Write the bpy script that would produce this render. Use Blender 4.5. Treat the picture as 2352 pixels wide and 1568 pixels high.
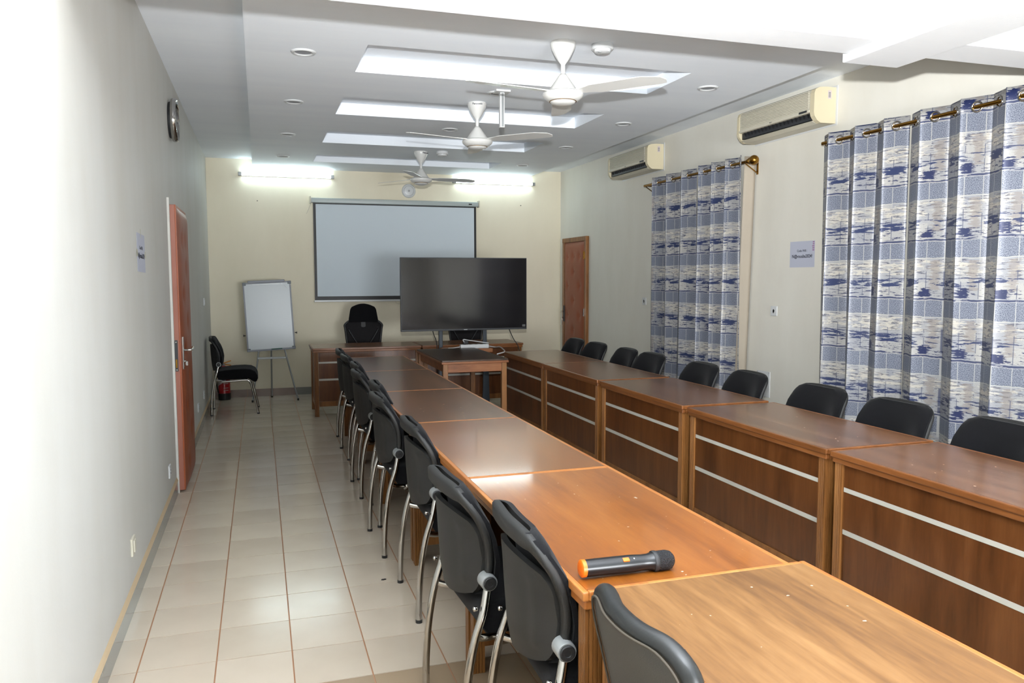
import bpy, bmesh, math, random
from mathutils import Vector, Matrix
random.seed(7)
S = bpy.context.scene
for o in list(bpy.data.objects): bpy.data.objects.remove(o, do_unlink=True)
COL = S.collection
PI = math.pi

# ------------------------------------------------------------------ camera, world, light, exposure
H_CAM = 1.5135
cam_d = bpy.data.cameras.new('camera'); cam = bpy.data.objects.new('camera', cam_d); COL.objects.link(cam)
R_ = Vector((0.95233098, -0.30505898, -0.00217288)); U_ = Vector((0.02685678, 0.07674209, 0.9966892)); F_ = Vector((0.30388224, 0.94923636, -0.08127677))
M = Matrix((R_, U_, -F_)).transposed().to_4x4(); M.translation = (0, 0, H_CAM)
cam.matrix_world = M
cam_d.sensor_width = 36; cam_d.lens = 1807.39 * 36 / 2352; cam_d.clip_start = .05; cam_d.clip_end = 60
S.camera = cam
S.view_settings.view_transform = 'Standard'; S.view_settings.look = 'None'
S.view_settings.gamma = 1; S.view_settings.use_curve_mapping = False
S.view_settings.exposure = 0.38
W = bpy.data.worlds.new('world'); S.world = W; W.use_nodes = True
W.node_tree.nodes['Background'].inputs[0].default_value = (.8, .9, 1, 1)
W.node_tree.nodes['Background'].inputs[1].default_value = .15

def area(name, loc, direction, sx, sy, power, color=(1, 1, 1), spread=PI):
    l = bpy.data.lights.new(name, 'AREA'); l.shape = 'RECTANGLE'; l.size = sx; l.size_y = sy
    l.energy = power; l.color = color; l.spread = spread
    o = bpy.data.objects.new(name, l); COL.objects.link(o); o.location = loc
    o.rotation_euler = Vector(direction).to_track_quat('-Z', 'Y').to_euler()
    return o
# the photographer's flash head, just above the camera, tilted up and forward
area('flash_light', (0.0, 0.0, 1.745), (0.50, 0.68, 0.62), .06, .045, 225, (.97, .985, 1), math.radians(112))
# added fill light behind the camera, out of view
# cool and soft, tilted up to lift the ceiling and far walls
area('rear_fill_light', (1.8, -2.5, 1.35), (-.10, 1, .50), 1.9, 1.5, 380, (.90, .95, 1))

# ------------------------------------------------------------------ materials
ALB = .72     # overall reflectance of everything but the fresh white ceiling
def srgb(r, g, b):
    f = lambda c: (c / 255 / 12.92) if c / 255 <= .04045 else ((c / 255 + .055) / 1.055) ** 2.4
    return (f(r) * ALB, f(g) * ALB, f(b) * ALB, 1)
class NT:
    def __init__(s, name):
        s.m = bpy.data.materials.new(name); s.m.use_nodes = True; s.t = s.m.node_tree; s.b = s.t.nodes['Principled BSDF']
    def n(s, typ, **kw):
        x = s.t.nodes.new(typ)
        for k, v in kw.items():
            if k.startswith('i_'):
                key = k[2:]; key = int(key) if key.isdigit() else key.replace('_', ' ')
                x.inputs[key].default_value = v
            else: setattr(x, k, v)
        return x
    def l(s, a, b): s.t.links.new(a, b)
    def set(s, **kw):
        for k, v in kw.items(): s.b.inputs[k.replace('_', ' ')].default_value = v
    def math(s, op, a, b=None, c=None):
        x = s.n('ShaderNodeMath', operation=op)
        for i, v in enumerate((a, b, c)):
            if v is None: continue
            if hasattr(v, 'is_linked') or hasattr(v, 'links'): s.l(v, x.inputs[i])
            else: x.inputs[i].default_value = v
        return x.outputs[0]
    def mix(s, fac, a, b):
        x = s.n('ShaderNodeMix', data_type='RGBA')
        for i, v in ((0, fac), (6, a), (7, b)):
            if hasattr(v, 'links'): s.l(v, x.inputs[i])
            else: x.inputs[i].default_value = v
        return x.outputs[2]
    def ramp(s, fac, stops):
        x = s.n('ShaderNodeValToRGB'); e = x.color_ramp.elements
        while len(e) < len(stops): e.new(.5)
        for i, (p, c) in enumerate(stops): e[i].position = p; e[i].color = c if len(c) == 4 else (*c, 1)
        s.l(fac, x.inputs[0]); return x.outputs[0]
    def noise(s, vec, scale, detail=3, rough=.5, dist=0):
        x = s.n('ShaderNodeTexNoise'); x.inputs['Scale'].default_value = scale; x.inputs['Detail'].default_value = detail
        x.inputs['Roughness'].default_value = rough; x.inputs['Distortion'].default_value = dist
        if vec is not None: s.l(vec, x.inputs['Vector'])
        return x.outputs['Fac']
    def coord(s, which='Object', scale=(1, 1, 1), rnd=False):
        tc = s.n('ShaderNodeTexCoord'); mp = s.n('ShaderNodeMapping'); mp.inputs['Scale'].default_value = scale
        v = tc.outputs[which]
        if rnd:
            oi = s.n('ShaderNodeObjectInfo'); k = s.math('MULTIPLY', oi.outputs['Random'], 37.0)
            cx = s.n('ShaderNodeCombineXYZ'); s.l(k, cx.inputs[0]); s.l(k, cx.inputs[1]); s.l(k, cx.inputs[2])
            va = s.n('ShaderNodeVectorMath', operation='ADD'); s.l(v, va.inputs[0]); s.l(cx.outputs[0], va.inputs[1]); v = va.outputs[0]
        s.l(v, mp.inputs['Vector']); return mp.outputs[0]
    def bump(s, h, strength=.2, dist=.01):
        x = s.n('ShaderNodeBump'); x.inputs['Strength'].default_value = strength; x.inputs['Distance'].default_value = dist
        s.l(h, x.inputs['Height']); s.l(x.outputs[0], s.b.inputs['Normal'])

def plain(name, col, rough=.5, metal=0, spec=.5, coat=0, bump=None, var=0):
    t = NT(name); t.set(Base_Color=col, Roughness=rough, Metallic=metal)
    t.b.inputs['Specular IOR Level'].default_value = spec
    if coat: t.b.inputs['Coat Weight'].default_value = coat; t.b.inputs['Coat Roughness'].default_value = .1
    if var:
        v = t.coord('Object', (1, 1, 1), True); f = t.noise(v, 3, 4)
        d = tuple(c * (1 - var) for c in col[:3]) + (1,); t.l(t.mix(f, d, col), t.b.inputs['Base Color'])
    if bump: v = t.coord(); t.bump(t.noise(v, bump[0], 4, .6), bump[1], .004)
    return t.m
def wallpaint(name, col, dirt, stretch=(1, 1, .35)):
    t = NT(name); t.set(Roughness=.6); t.b.inputs['Specular IOR Level'].default_value = .3
    v = t.coord('Object', stretch); f = t.noise(v, 1.6, 5, .6)
    g = t.ramp(f, [(.38, (0, 0, 0)), (.75, (1, 1, 1))])
    t.l(t.mix(g, col, dirt), t.b.inputs['Base Color'])
    v2 = t.coord('Object', (1, 1, 1)); t.bump(t.noise(v2, 55, 3, .6), .12, .004); return t.m
M_WALL = wallpaint('wall_paint', (.68, .66, .59, 1), (.62, .595, .52, 1))
M_WALL_L = wallpaint('left_wall_paint', (.58, .575, .54, 1), (.53, .515, .465, 1))
M_WALL_B = wallpaint('back_wall_paint', (.76, .70, .55, 1), (.70, .64, .49, 1))
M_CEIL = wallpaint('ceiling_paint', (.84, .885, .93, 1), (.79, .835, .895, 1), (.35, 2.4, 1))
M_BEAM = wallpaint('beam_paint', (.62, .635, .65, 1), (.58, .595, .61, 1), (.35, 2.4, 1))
M_WHITE = plain('white_plastic', srgb(232, 234, 234), .35, var=.05)
M_FANW = plain('fan_white', srgb(236, 236, 232), .3)
M_IVORY = plain('aged_ivory_plastic', srgb(226, 220, 200), .45, var=.08)
M_IVORY2 = plain('yellowed_plastic', srgb(230, 218, 184), .45, var=.06)
M_DGREY = plain('dark_grey_plastic', srgb(48, 50, 54), .5, var=.15)
M_BLACKP = plain('black_plastic', srgb(34, 35, 37), .5, bump=(900, .25))
M_SHELL = plain('grained_black_plastic', srgb(38, 38, 37), .5, bump=(700, .35), var=.12)
M_BLACK = plain('black', srgb(14, 14, 16), .5)
M_CHROME = plain('chrome', srgb(214, 212, 208), .12, 1)
M_ALU = plain('aluminium', srgb(150, 153, 160), .5, .2)
M_STEELG = plain('silver_painted_metal', srgb(176, 180, 180), .4, .4)
M_BRASS = plain('brass', srgb(190, 140, 60), .22, 1, var=.2)
M_WBOARD = plain('whiteboard', srgb(205, 214, 218), .3)
M_SCREEN = plain('projection_fabric', (.60, .67, .72, 1), .85, bump=(600, .1))
M_PAPER = plain('paper', srgb(206, 210, 226), .8, var=.04)
M_INK = plain('ink', srgb(50, 52, 66), .8)
M_PINK = plain('pink_ink', srgb(170, 110, 160), .8)
M_TAPE = plain('tape', srgb(200, 196, 170), .5)
M_RED = plain('red_enamel', srgb(190, 24, 34), .3, coat=.3)
M_LABELW = plain('label_white', srgb(215, 200, 200), .5)
M_ORANGE = plain('orange_plastic', srgb(255, 120, 20), .4)
M_YELLOW = plain('safety_orange', srgb(235, 150, 30), .4)
M_STAND = plain('slate_metal', srgb(50, 58, 66), .45, .3)
M_GREEN = plain('green_marker', srgb(20, 90, 70), .4)
M_STRIP = plain('white_inlay', srgb(212, 210, 198), .5, var=.05)
M_PEACH = plain('plaster_bead', srgb(222, 196, 158), .8, var=.12)
M_NAIL = plain('nail', srgb(40, 36, 34), .6)
def tv_glass():
    t = NT('tv_glass'); t.set(Base_Color=(.012, .011, .012, 1), Roughness=.10); t.b.inputs['Specular IOR Level'].default_value = .5
    return t.m
M_TVG = tv_glass()
def fabric(name, col):
    t = NT(name); t.set(Roughness=.95); t.b.inputs['Specular IOR Level'].default_value = .15
    t.b.inputs['Sheen Weight'].default_value = .06
    v = t.coord(); f = t.noise(v, 500, 2); t.l(t.mix(f, tuple(c * .55 for c in col[:3]) + (1,), col), t.b.inputs['Base Color'])
    t.bump(f, .5, .002); return t.m
M_FAB = fabric('black_fabric', srgb(24, 24, 27))
M_MESH = fabric('black_mesh', srgb(52, 50, 52))
def leather():
    t = NT('worn_black_leatherette'); t.b.inputs['Specular IOR Level'].default_value = .5
    v = t.coord(); f = t.noise(v, 60, 5, .7); w = t.ramp(t.noise(v, 26, 3, .6), [(.70, (0, 0, 0)), (.73, (1, 1, 1))])
    t.l(t.mix(w, srgb(32, 34, 34), srgb(140, 135, 120)), t.b.inputs['Base Color']); t.set(Roughness=.36); t.bump(f, .2, .002); return t.m
M_LEATH = leather()
M_LEATHB = plain('charcoal_vinyl', srgb(74, 72, 68), .55, bump=(500, .3), var=.15)
M_EMIT = NT('tube_glow'); M_EMIT.set(Base_Color=(1, 1, 1, 1)); M_EMIT.b.inputs['Emission Color'].default_value = (.74, .93, 1, 1)
M_EMIT.b.inputs['Emission Strength'].default_value = 20; M_EMIT = M_EMIT.m

def wood(name, c1, c2, c3, rough=.28, axis='X', spec=.5, figure=.5, blotch=0, coat=.0, streak=1.0, rrough=.08):
    """c1 dark grain, c2 body, c3 light; grain runs along local axis"""
    t = NT(name)
    sc = {'X': (.12, 1, 1), 'Y': (1, .12, 1), 'Z': (1, 1, .12)}[axis]
    v = t.coord('Object', sc, True)
    fine = t.noise(v, 90, 4, .65, .3); big = t.noise(v, 5.5 * streak, 3, .5, figure * 2.2)
    cath = t.noise(v, 14 * streak, 2, .5, figure * 3)
    k = t.math('ADD', t.math('MULTIPLY', big, .55), t.math('ADD', t.math('MULTIPLY', fine, .22), t.math('MULTIPLY', cath, .28)))
    dk = tuple(x * .7 for x in c1[:3]) + (1,); lt = tuple(min(1, x * 1.25) for x in c3[:3]) + (1,)
    col = t.ramp(k, [(.20, dk), (.38, c1), (.52, c2), (.66, c3), (.85, lt)])
    v3 = t.coord('Object', (1, 1, 1), True)
    if blotch:
        bl = t.ramp(t.noise(v3, 2.4, 3, .5), [(.35, (0, 0, 0)), (.75, (1, 1, 1))])
        col = t.mix(t.math('MULTIPLY', bl, blotch), col, tuple(x * .62 for x in c1[:3]) + (1,))
        dots = t.ramp(t.noise(v3, 55, 1, .3), [(.785, (0, 0, 0)), (.80, (1, 1, 1))])
        col = t.mix(dots, col, srgb(225, 205, 180))
    t.l(col, t.b.inputs['Base Color'])
    t.set(Roughness=rough)
    t.b.inputs['Specular IOR Level'].default_value = spec
    if coat: t.b.inputs['Coat Weight'].default_value = coat; t.b.inputs['Coat Roughness'].default_value = .08
    t.bump(fine, .04, .002); return t.m
V_BROWN = wood('brown_veneer', srgb(98, 60, 32), srgb(126, 80, 44), srgb(146, 96, 56), .22, 'X', .75, .4, .15)
V_ORANGE = wood('orange_veneer', srgb(134, 74, 24), srgb(158, 91, 30), srgb(172, 106, 42), .30, 'X', .4, .5, .3, coat=.5)
V_MID = wood('reddish_brown_veneer', srgb(124, 74, 36), srgb(142, 86, 42), srgb(158, 100, 52), .26, 'X', .5, .4, 0, coat=.3)
V_TAN = wood('tan_veneer', srgb(112, 76, 42), srgb(138, 97, 54), srgb(158, 116, 70), .42, 'X', .4, .9, .12)
V_PANEL = wood('panel_veneer', srgb(82, 46, 20), srgb(104, 60, 28), srgb(120, 74, 38), .3, 'Z', .45, .25, 0, streak=1.6)
V_POST = wood('post_wood', srgb(108, 68, 32), srgb(146, 96, 50), srgb(166, 114, 64), .35, 'Z', .4, .2, 0, streak=2)
V_EDGE = wood('edge_wood', srgb(118, 72, 36), srgb(138, 84, 44), srgb(158, 100, 54), .3, 'X', .4, .2, 0, streak=2)
V_EDGEO = wood('orange_edge_wood', srgb(168, 98, 46), srgb(194, 122, 60), srgb(208, 140, 76), .32, 'X', .4, .2, 0, streak=2)
V_STOOL = wood('table_wood', srgb(130, 78, 44), srgb(158, 98, 58), srgb(176, 116, 72), .4, 'X', .35, .5, 0, streak=2)
def padded():
    t = NT('tan_padded_leatherette'); t.set(Roughness=.45); v = t.coord(); f = t.noise(v, 120, 4, .6)
    t.l(t.mix(t.noise(v, 3, 3), srgb(150, 78, 48), srgb(170, 94, 62)), t.b.inputs['Base Color']); t.bump(f, .15, .002); return t.m
M_PAD = padded()
M_DOOREDGE = plain('salmon_leatherette_edge', srgb(180, 112, 90), .5, var=.1)
M_DOOREDGE2 = plain('door_side_wood', srgb(186, 92, 40), .4, var=.12)

def tile_mat(name, c1, c2):
    t = NT(name); oi = t.n('ShaderNodeObjectInfo'); v = t.coord('Object', (1, 1, 1))
    f = t.noise(v, 2.2, 4, .55); k = t.math('ADD', t.math('MULTIPLY', f, .7), t.math('MULTIPLY', oi.outputs['Random'], .3))
    t.l(t.ramp(k, [(.2, c1), (.8, c2)]), t.b.inputs['Base Color'])
    t.l(t.math('MULTIPLY_ADD', t.noise(v, 6, 3), .10, .11), t.b.inputs['Roughness']); t.b.inputs['Specular IOR Level'].default_value = .45
    return t.m
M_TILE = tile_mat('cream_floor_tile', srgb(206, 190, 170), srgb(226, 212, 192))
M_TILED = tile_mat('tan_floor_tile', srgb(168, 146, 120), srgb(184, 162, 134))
M_SKT = tile_mat('mauve_skirting_tile', srgb(140, 118, 108), srgb(160, 136, 124))
M_SKG = tile_mat('grey_skirting_tile', srgb(140, 140, 134), srgb(156, 156, 150))
M_GROUT = plain('rusty_grout', srgb(190, 140, 104), .9, var=.25)

def curtain_mat():
    t = NT('curtain_brocade'); tc = t.n('ShaderNodeTexCoord'); sp = t.n('ShaderNodeSeparateXYZ'); t.l(tc.outputs['UV'], sp.inputs[0])
    u, v = sp.outputs[0], sp.outputs[1]
    cb = t.n('ShaderNodeCombineXYZ'); t.l(t.math('MULTIPLY', u, 1.0), cb.inputs[0]); t.l(t.math('MULTIPLY', v, 6.0), cb.inputs[1])
    streak = t.noise(cb.outputs[0], 9, 4, .62)
    cb2 = t.n('ShaderNodeCombineXYZ'); t.l(u, cb2.inputs[0]); t.l(v, cb2.inputs[1])
    cb3 = t.n('ShaderNodeCombineXYZ'); t.l(t.math('ADD', u, 7.3), cb3.inputs[0]); t.l(t.math('MULTIPLY', v, 7.0), cb3.inputs[1])
    streak2 = t.noise(cb3.outputs[0], 13, 5, .68)
    iso = t.noise(cb2.outputs[0], 7, 3, .6); grain = t.noise(cb2.outputs[0], 230, 2, .7)
    wob = t.math('MULTIPLY', t.math('SUBTRACT', iso, .5), .030)
    vv = t.math('ADD', t.math('ADD', v, .066), wob)
    P = .363
    w = t.math('DIVIDE', t.math('FRACT', t.math('DIVIDE', vv, P)), 1.0)   # 0..1 upward in one repeat
    wi = t.math('FLOOR', t.math('DIVIDE', vv, P))
    uf = t.math('FRACT', t.math('DIVIDE', u, .105)); ui = t.math('FLOOR', t.math('DIVIDE', u, .105))
    def band(x, a, b):
        return t.math('MULTIPLY', t.math('GREATER_THAN', x, a), t.math('LESS_THAN', x, b))
    rc = t.n('ShaderNodeTexWhiteNoise', noise_dimensions='2D'); c3 = t.n('ShaderNodeCombineXYZ'); t.l(ui, c3.inputs[0]); t.l(t.math('FLOOR', t.math('MULTIPLY', w, 4)), c3.inputs[1]); t.l(c3.outputs[0], rc.inputs['Vector'])
    cell = rc.outputs['Value']
    silver = t.mix(cell, srgb(178, 182, 190), srgb(212, 210, 204))
    silver = t.mix(t.math('MULTIPLY', grain, .75), silver, srgb(128, 126, 126))
    col = silver
    brick = t.mix(t.ramp(grain, [(.38, (0, 0, 0)), (.60, (1, 1, 1))]), srgb(58, 66, 92), srgb(158, 164, 176))
    col = t.mix(band(w, .66, .94), col, brick)
    # cream shreds under the bricks
    fv = t.math('FRACT', t.math('DIVIDE', t.math('ADD', u, t.math('MULTIPLY', t.math('SUBTRACT', streak2, .5), .16)), .33))
    cream = t.math('MULTIPLY', band(w, .38, .62), t.math('GREATER_THAN', t.math('ADD', streak, t.math('MULTIPLY', band(fv, .35, .85), .07)), .555))
    col = t.mix(cream, col, srgb(206, 200, 188))
    shred = t.math('MULTIPLY', band(w, .30, .64), t.math('GREATER_THAN', streak2, .56)); col = t.mix(t.math('MULTIPLY', shred, .85), col, srgb(84, 86, 104))
    taupe = t.math('MULTIPLY', band(w, .12, .62), t.math('LESS_THAN', fv, .16)); col = t.mix(t.math('MULTIPLY', taupe, .6), col, srgb(150, 140, 132))
    # pale vertical joints in the bricks, thin grey-blue joints elsewhere
    joint = t.math('LESS_THAN', uf, .045)
    col = t.mix(t.math('MULTIPLY', joint, band(w, .58, .97)), col, srgb(186, 186, 184))
    col = t.mix(t.math('MULTIPLY', t.math('MULTIPLY', joint, band(w, .0, .44)), t.math('MULTIPLY', t.math('GREATER_THAN', iso, .45), .8)), col, srgb(84, 90, 116))
    # navy lines and shreds
    col = t.mix(t.math('MULTIPLY', band(w, .955, .985), t.math('GREATER_THAN', streak, .42)), col, srgb(62, 70, 104))
    col = t.mix(t.math('MULTIPLY', band(w, .645, .66), .8), col, srgb(200, 198, 190))
    col = t.mix(t.math('MULTIPLY', band(w, .30, .318), t.math('GREATER_THAN', streak2, .47)), col, srgb(66, 74, 108))
    blobA = t.math('MULTIPLY', band(w, .17, .30), t.math('GREATER_THAN', t.math('ADD', streak, t.math('MULTIPLY', band(fv, .30, .75), .10)), .565))
    col = t.mix(blobA, col, srgb(50, 62, 102))
    blobB = t.math('MULTIPLY', band(t.math('ADD', w, t.math('MULTIPLY', t.math('SUBTRACT', streak, .5), .22)), .0, .15), t.math('GREATER_THAN', t.math('ADD', streak2, t.math('MULTIPLY', band(fv, .80, 1.0), .18)), .555))
    col = t.mix(blobB, col, srgb(40, 50, 92))
    t.l(col, t.b.inputs['Base Color']); t.l(t.math('MULTIPLY_ADD', grain, .3, .28), t.b.inputs['Roughness'])
    t.b.inputs['Specular IOR Level'].default_value = .5; t.b.inputs['Metallic'].default_value = .12
    t.bump(grain, .25, .002); return t.m
M_CURT = curtain_mat()
M_LINING = plain('beige_lining', srgb(190, 178, 160), .7, var=.15)

# ------------------------------------------------------------------ mesh helpers
def obj(name, bm, mat, parent=None, smooth=False, angle=None):
    me = bpy.data.meshes.new(name); bmesh.ops.recalc_face_normals(bm, faces=bm.faces)
    bm.to_mesh(me); bm.free()
    mats = mat if isinstance(mat, (list, tuple)) else [mat]
    for m in mats: me.materials.append(m)
    if smooth:
        me.shade_smooth()
        if angle: me.set_sharp_from_angle(angle=math.radians(angle))
    o = bpy.data.objects.new(name, me); COL.objects.link(o)
    if parent is not None: o.parent = parent
    return o
def tag(o, label, cat, group=None, kind=None):
    if label: o['label'] = label
    if cat: o['category'] = cat
    if group: o['group'] = group
    if kind: o['kind'] = kind
    return o
def thing(name, label, cat, loc=(0, 0, 0), rz=0, group=None):
    o = bpy.data.objects.new(name, None); COL.objects.link(o); o.location = loc; o.rotation_euler = (0, 0, rz)
    o.empty_display_size = .1
    return tag(o, label, cat, group)
def struct(name, bm, mat, parent=None, label=None, **k):
    o = obj(name, bm, mat, parent, **k)
    if parent is None: o['kind'] = 'structure'
    if label: o['label'] = label
    return o
def dup(o, parent=None):
    c = o.copy(); COL.objects.link(c)
    if parent is not None: c.parent = parent
    for ch in list(o.children): dup(ch, c)
    return c
def BM(): return bmesh.new()
def box(bm, x0, x1, y0, y1, z0, z1, bev=0, mi=0, mat=None):
    r = bmesh.ops.create_cube(bm, size=1); vs = r['verts']
    for v in vs: v.co = Vector(((x0 + x1) / 2 + v.co.x * (x1 - x0), (y0 + y1) / 2 + v.co.y * (y1 - y0), (z0 + z1) / 2 + v.co.z * (z1 - z0)))
    fs = list({f for v in vs for f in v.link_faces})
    for f in fs: f.material_index = mi
    if bev:
        es = list({e for v in vs for e in v.link_edges})
        rr = bmesh.ops.bevel(bm, geom=es, offset=bev, segments=2, affect='EDGES', profile=.6)
        for f in rr['faces']: f.material_index = mi
        vs = list({v for v in bm.verts if v.is_valid and v in set(vs)} | {v for f in rr['faces'] for v in f.verts})
    if mat is not None: bmesh.ops.transform(bm, matrix=mat, verts=vs)
    return vs
def boxo(name, x0, x1, y0, y1, z0, z1, mat, parent=None, bev=0, **k):
    b = BM(); box(b, x0, x1, y0, y1, z0, z1, bev); return obj(name, b, mat, parent, **k)
def lathe(bm, prof, loc=(0, 0, 0), axis='Z', seg=32, mi=0):
    """prof: (r, h) list; closed with caps when r==0 at ends"""
    rings = []
    for r, h in prof:
        if r < 1e-6: rings.append([bm.verts.new((0, 0, h))])
        else: rings.append([bm.verts.new((r * math.cos(2 * PI * i / seg), r * math.sin(2 * PI * i / seg), h)) for i in range(seg)])
    fs = []
    for a, b in zip(rings, rings[1:]):
        for i in range(seg):
            j = (i + 1) % seg
            if len(a) == 1 and len(b) == 1: continue
            if len(a) == 1: fs.append(bm.faces.new((a[0], b[i], b[j])))
            elif len(b) == 1: fs.append(bm.faces.new((a[i], b[0], a[j])))
            else: fs.append(bm.faces.new((a[i], b[i], b[j], a[j])))
    vs = [v for r in rings for v in r]
    m = {'Z': Matrix(), 'Y': Matrix.Rotation(-PI / 2, 4, 'X'), 'X': Matrix.Rotation(PI / 2, 4, 'Y'), '-Z': Matrix.Rotation(PI, 4, 'X'), '-X': Matrix.Rotation(-PI / 2, 4, 'Y'), '-Y': Matrix.Rotation(PI / 2, 4, 'X')}[axis]
    bmesh.ops.transform(bm, matrix=Matrix.Translation(loc) @ m, verts=vs)
    for f in fs: f.material_index = mi
    return vs
def cyl(bm, p0, p1, r, seg=16, r1=None, mi=0):
    p0 = Vector(p0); p1 = Vector(p1); d = p1 - p0; q = d.to_track_quat('Z', 'Y').to_matrix().to_4x4()
    r1 = r if r1 is None else r1
    ring = lambda rr, h: [bm.verts.new(Matrix.Translation(p0) @ q @ Vector((rr * math.cos(2 * PI * i / seg), rr * math.sin(2 * PI * i / seg), h))) for i in range(seg)]
    a = ring(r, 0); b = ring(r1, d.length); fs = [bm.faces.new((a[i], a[(i + 1) % seg], b[(i + 1) % seg], b[i])) for i in range(seg)]
    fs += [bm.faces.new(a[::-1]), bm.faces.new(b)]
    for f in fs: f.material_index = mi
def smoothpath(pts, n=6):
    pts = [Vector(p) for p in pts]; out = []
    P = [pts[0] * 2 - pts[1]] + pts + [pts[-1] * 2 - pts[-2]]
    for i in range(1, len(P) - 2):
        for k in range(n):
            t = k / n; a, b, c, d = P[i - 1], P[i], P[i + 1], P[i + 2]
            out.append(.5 * ((2 * b) + (c - a) * t + (2 * a - 5 * b + 4 * c - d) * t * t + (3 * b - a - 3 * c + d) * t ** 3))
    out.append(pts[-1]); return out
def sweep(bm, path, section, nref=None, closed=False, mi=0, scale=None):
    """section: list of (a,b) in frame (n, bnorm). nref: fixed reference vector used as binormal axis"""
    N = len(path); rings = []; prev = None
    for i, p in enumerate(path):
        if closed: t = (path[(i + 1) % N] - path[i - 1]).normalized()
        else: t = (path[min(i + 1, N - 1)] - path[max(i - 1, 0)]).normalized()
        if nref is not None:
            b = Vector(nref); b = (b - t * b.dot(t)).normalized(); n = b.cross(t).normalized()
        else:
            if prev is None: ref = Vector((0, 0, 1)) if abs(t.z) < .9 else Vector((1, 0, 0)); n = (ref - t * ref.dot(t)).normalized()
            else: n = (prev - t * prev.dot(t)).normalized()
            b = t.cross(n); prev = n
        s = scale[i] if scale else 1
        rings.append([bm.verts.new(p + n * (a * s) + b * (c * s)) for a, c in section])
    m = len(section); rng = range(N) if closed else range(N - 1); fs = []
    for i in rng:
        A, B = rings[i], rings[(i + 1) % N]
        for k in range(m): fs.append(bm.faces.new((A[k], A[(k + 1) % m], B[(k + 1) % m], B[k])))
    if not closed: fs.append(bm.faces.new(rings[0][::-1])); fs.append(bm.faces.new(rings[-1]))
    for f in fs: f.material_index = mi
def circ(r, n=10, r2=None): return [(r * math.cos(2 * PI * i / n), (r2 or r) * math.sin(2 * PI * i / n)) for i in range(n)]
def tube(bm, pts, r, n=10, sm=5, mi=0):
    sweep(bm, smoothpath(pts, sm) if sm else [Vector(p) for p in pts], circ(r, n), mi=mi)
def tubeo(name, pts, r, mat, parent=None, n=10, sm=5):
    b = BM(); tube(b, pts, r, n, sm); return obj(name, b, mat, parent, smooth=True, angle=60)
def extr(bm, poly, h0, h1, plane='XY', mi=0):
    """extrude 2D polygon between h0 and h1 along the third axis"""
    def mk(a, b, h): return {'XY': (a, b, h), 'XZ': (a, h, b), 'YZ': (h, a, b)}[plane]
    A = [bm.verts.new(mk(a, b, h0)) for a, b in poly]; B = [bm.verts.new(mk(a, b, h1)) for a, b in poly]
    n = len(poly); fs = [bm.faces.new((A[i], A[(i + 1) % n], B[(i + 1) % n], B[i])) for i in range(n)]
    fs += [bm.faces.new(A[::-1]), bm.faces.new(B)]
    for f in fs: f.material_index = mi
    return A + B
def loft(bm, rings, mi=0):
    R = [[bm.verts.new(p) for p in r] for r in rings]; n = len(R[0]); fs = []
    for A, B in zip(R, R[1:]):
        for k in range(n): fs.append(bm.faces.new((A[k], A[(k + 1) % n], B[(k + 1) % n], B[k])))
    fs.append(bm.faces.new(R[0][::-1])); fs.append(bm.faces.new(R[-1]))
    for f in fs: f.material_index = mi
def tgrid(bm, nu, nv, fn, thick, hole=None):
    """thick sheet; fn(u,v) -> front point; thick(u,v) -> offset vector"""
    F = [[bm.verts.new(fn(i / nu, j / nv)) for j in range(nv + 1)] for i in range(nu + 1)]
    B = [[bm.verts.new(Vector(fn(i / nu, j / nv)) + Vector(thick(i / nu, j / nv))) for j in range(nv + 1)] for i in range(nu + 1)]
    for i in range(nu):
        for j in range(nv):
            bm.faces.new((F[i][j], F[i + 1][j], F[i + 1][j + 1], F[i][j + 1])); bm.faces.new((B[i][j], B[i][j + 1], B[i + 1][j + 1], B[i + 1][j]))
    for i in range(nu):
        bm.faces.new((F[i][0], B[i][0], B[i + 1][0], F[i + 1][0])); bm.faces.new((F[i][nv], F[i + 1][nv], B[i + 1][nv], B[i][nv]))
    for j in range(nv):
        bm.faces.new((F[0][j], F[0][j + 1], B[0][j + 1], B[0][j])); bm.faces.new((F[nu][j], B[nu][j], B[nu][j + 1], F[nu][j + 1]))
def interp(x, pts):
    if x <= pts[0][0]: return pts[0][1]
    for (a, b), (c, d) in zip(pts, pts[1:]):
        if x <= c: t = (x - a) / (c - a); return b + (d - b) * t
    return pts[-1][1]
def text_mesh(name, body, size, mat, parent, loc, rot, align='CENTER', ext=.0006, bold=0, sx=1):
    c = bpy.data.curves.new(name, 'FONT'); c.body = body; c.size = size; c.align_x = align; c.align_y = 'CENTER'; c.extrude = ext; c.offset = bold; c.resolution_u = 2
    t = bpy.data.objects.new(name + '_src', c); COL.objects.link(t)
    dg = bpy.context.evaluated_depsgraph_get(); me = bpy.data.meshes.new_from_object(t.evaluated_get(dg))
    bpy.data.objects.remove(t, do_unlink=True)
    me.materials.clear(); me.materials.append(mat)
    me.transform(Matrix.Translation(loc) @ rot.to_4x4() @ Matrix.Diagonal((sx, 1, 1, 1)))
    o = bpy.data.objects.new(name, me); COL.objects.link(o); o.parent = parent; return o

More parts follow.
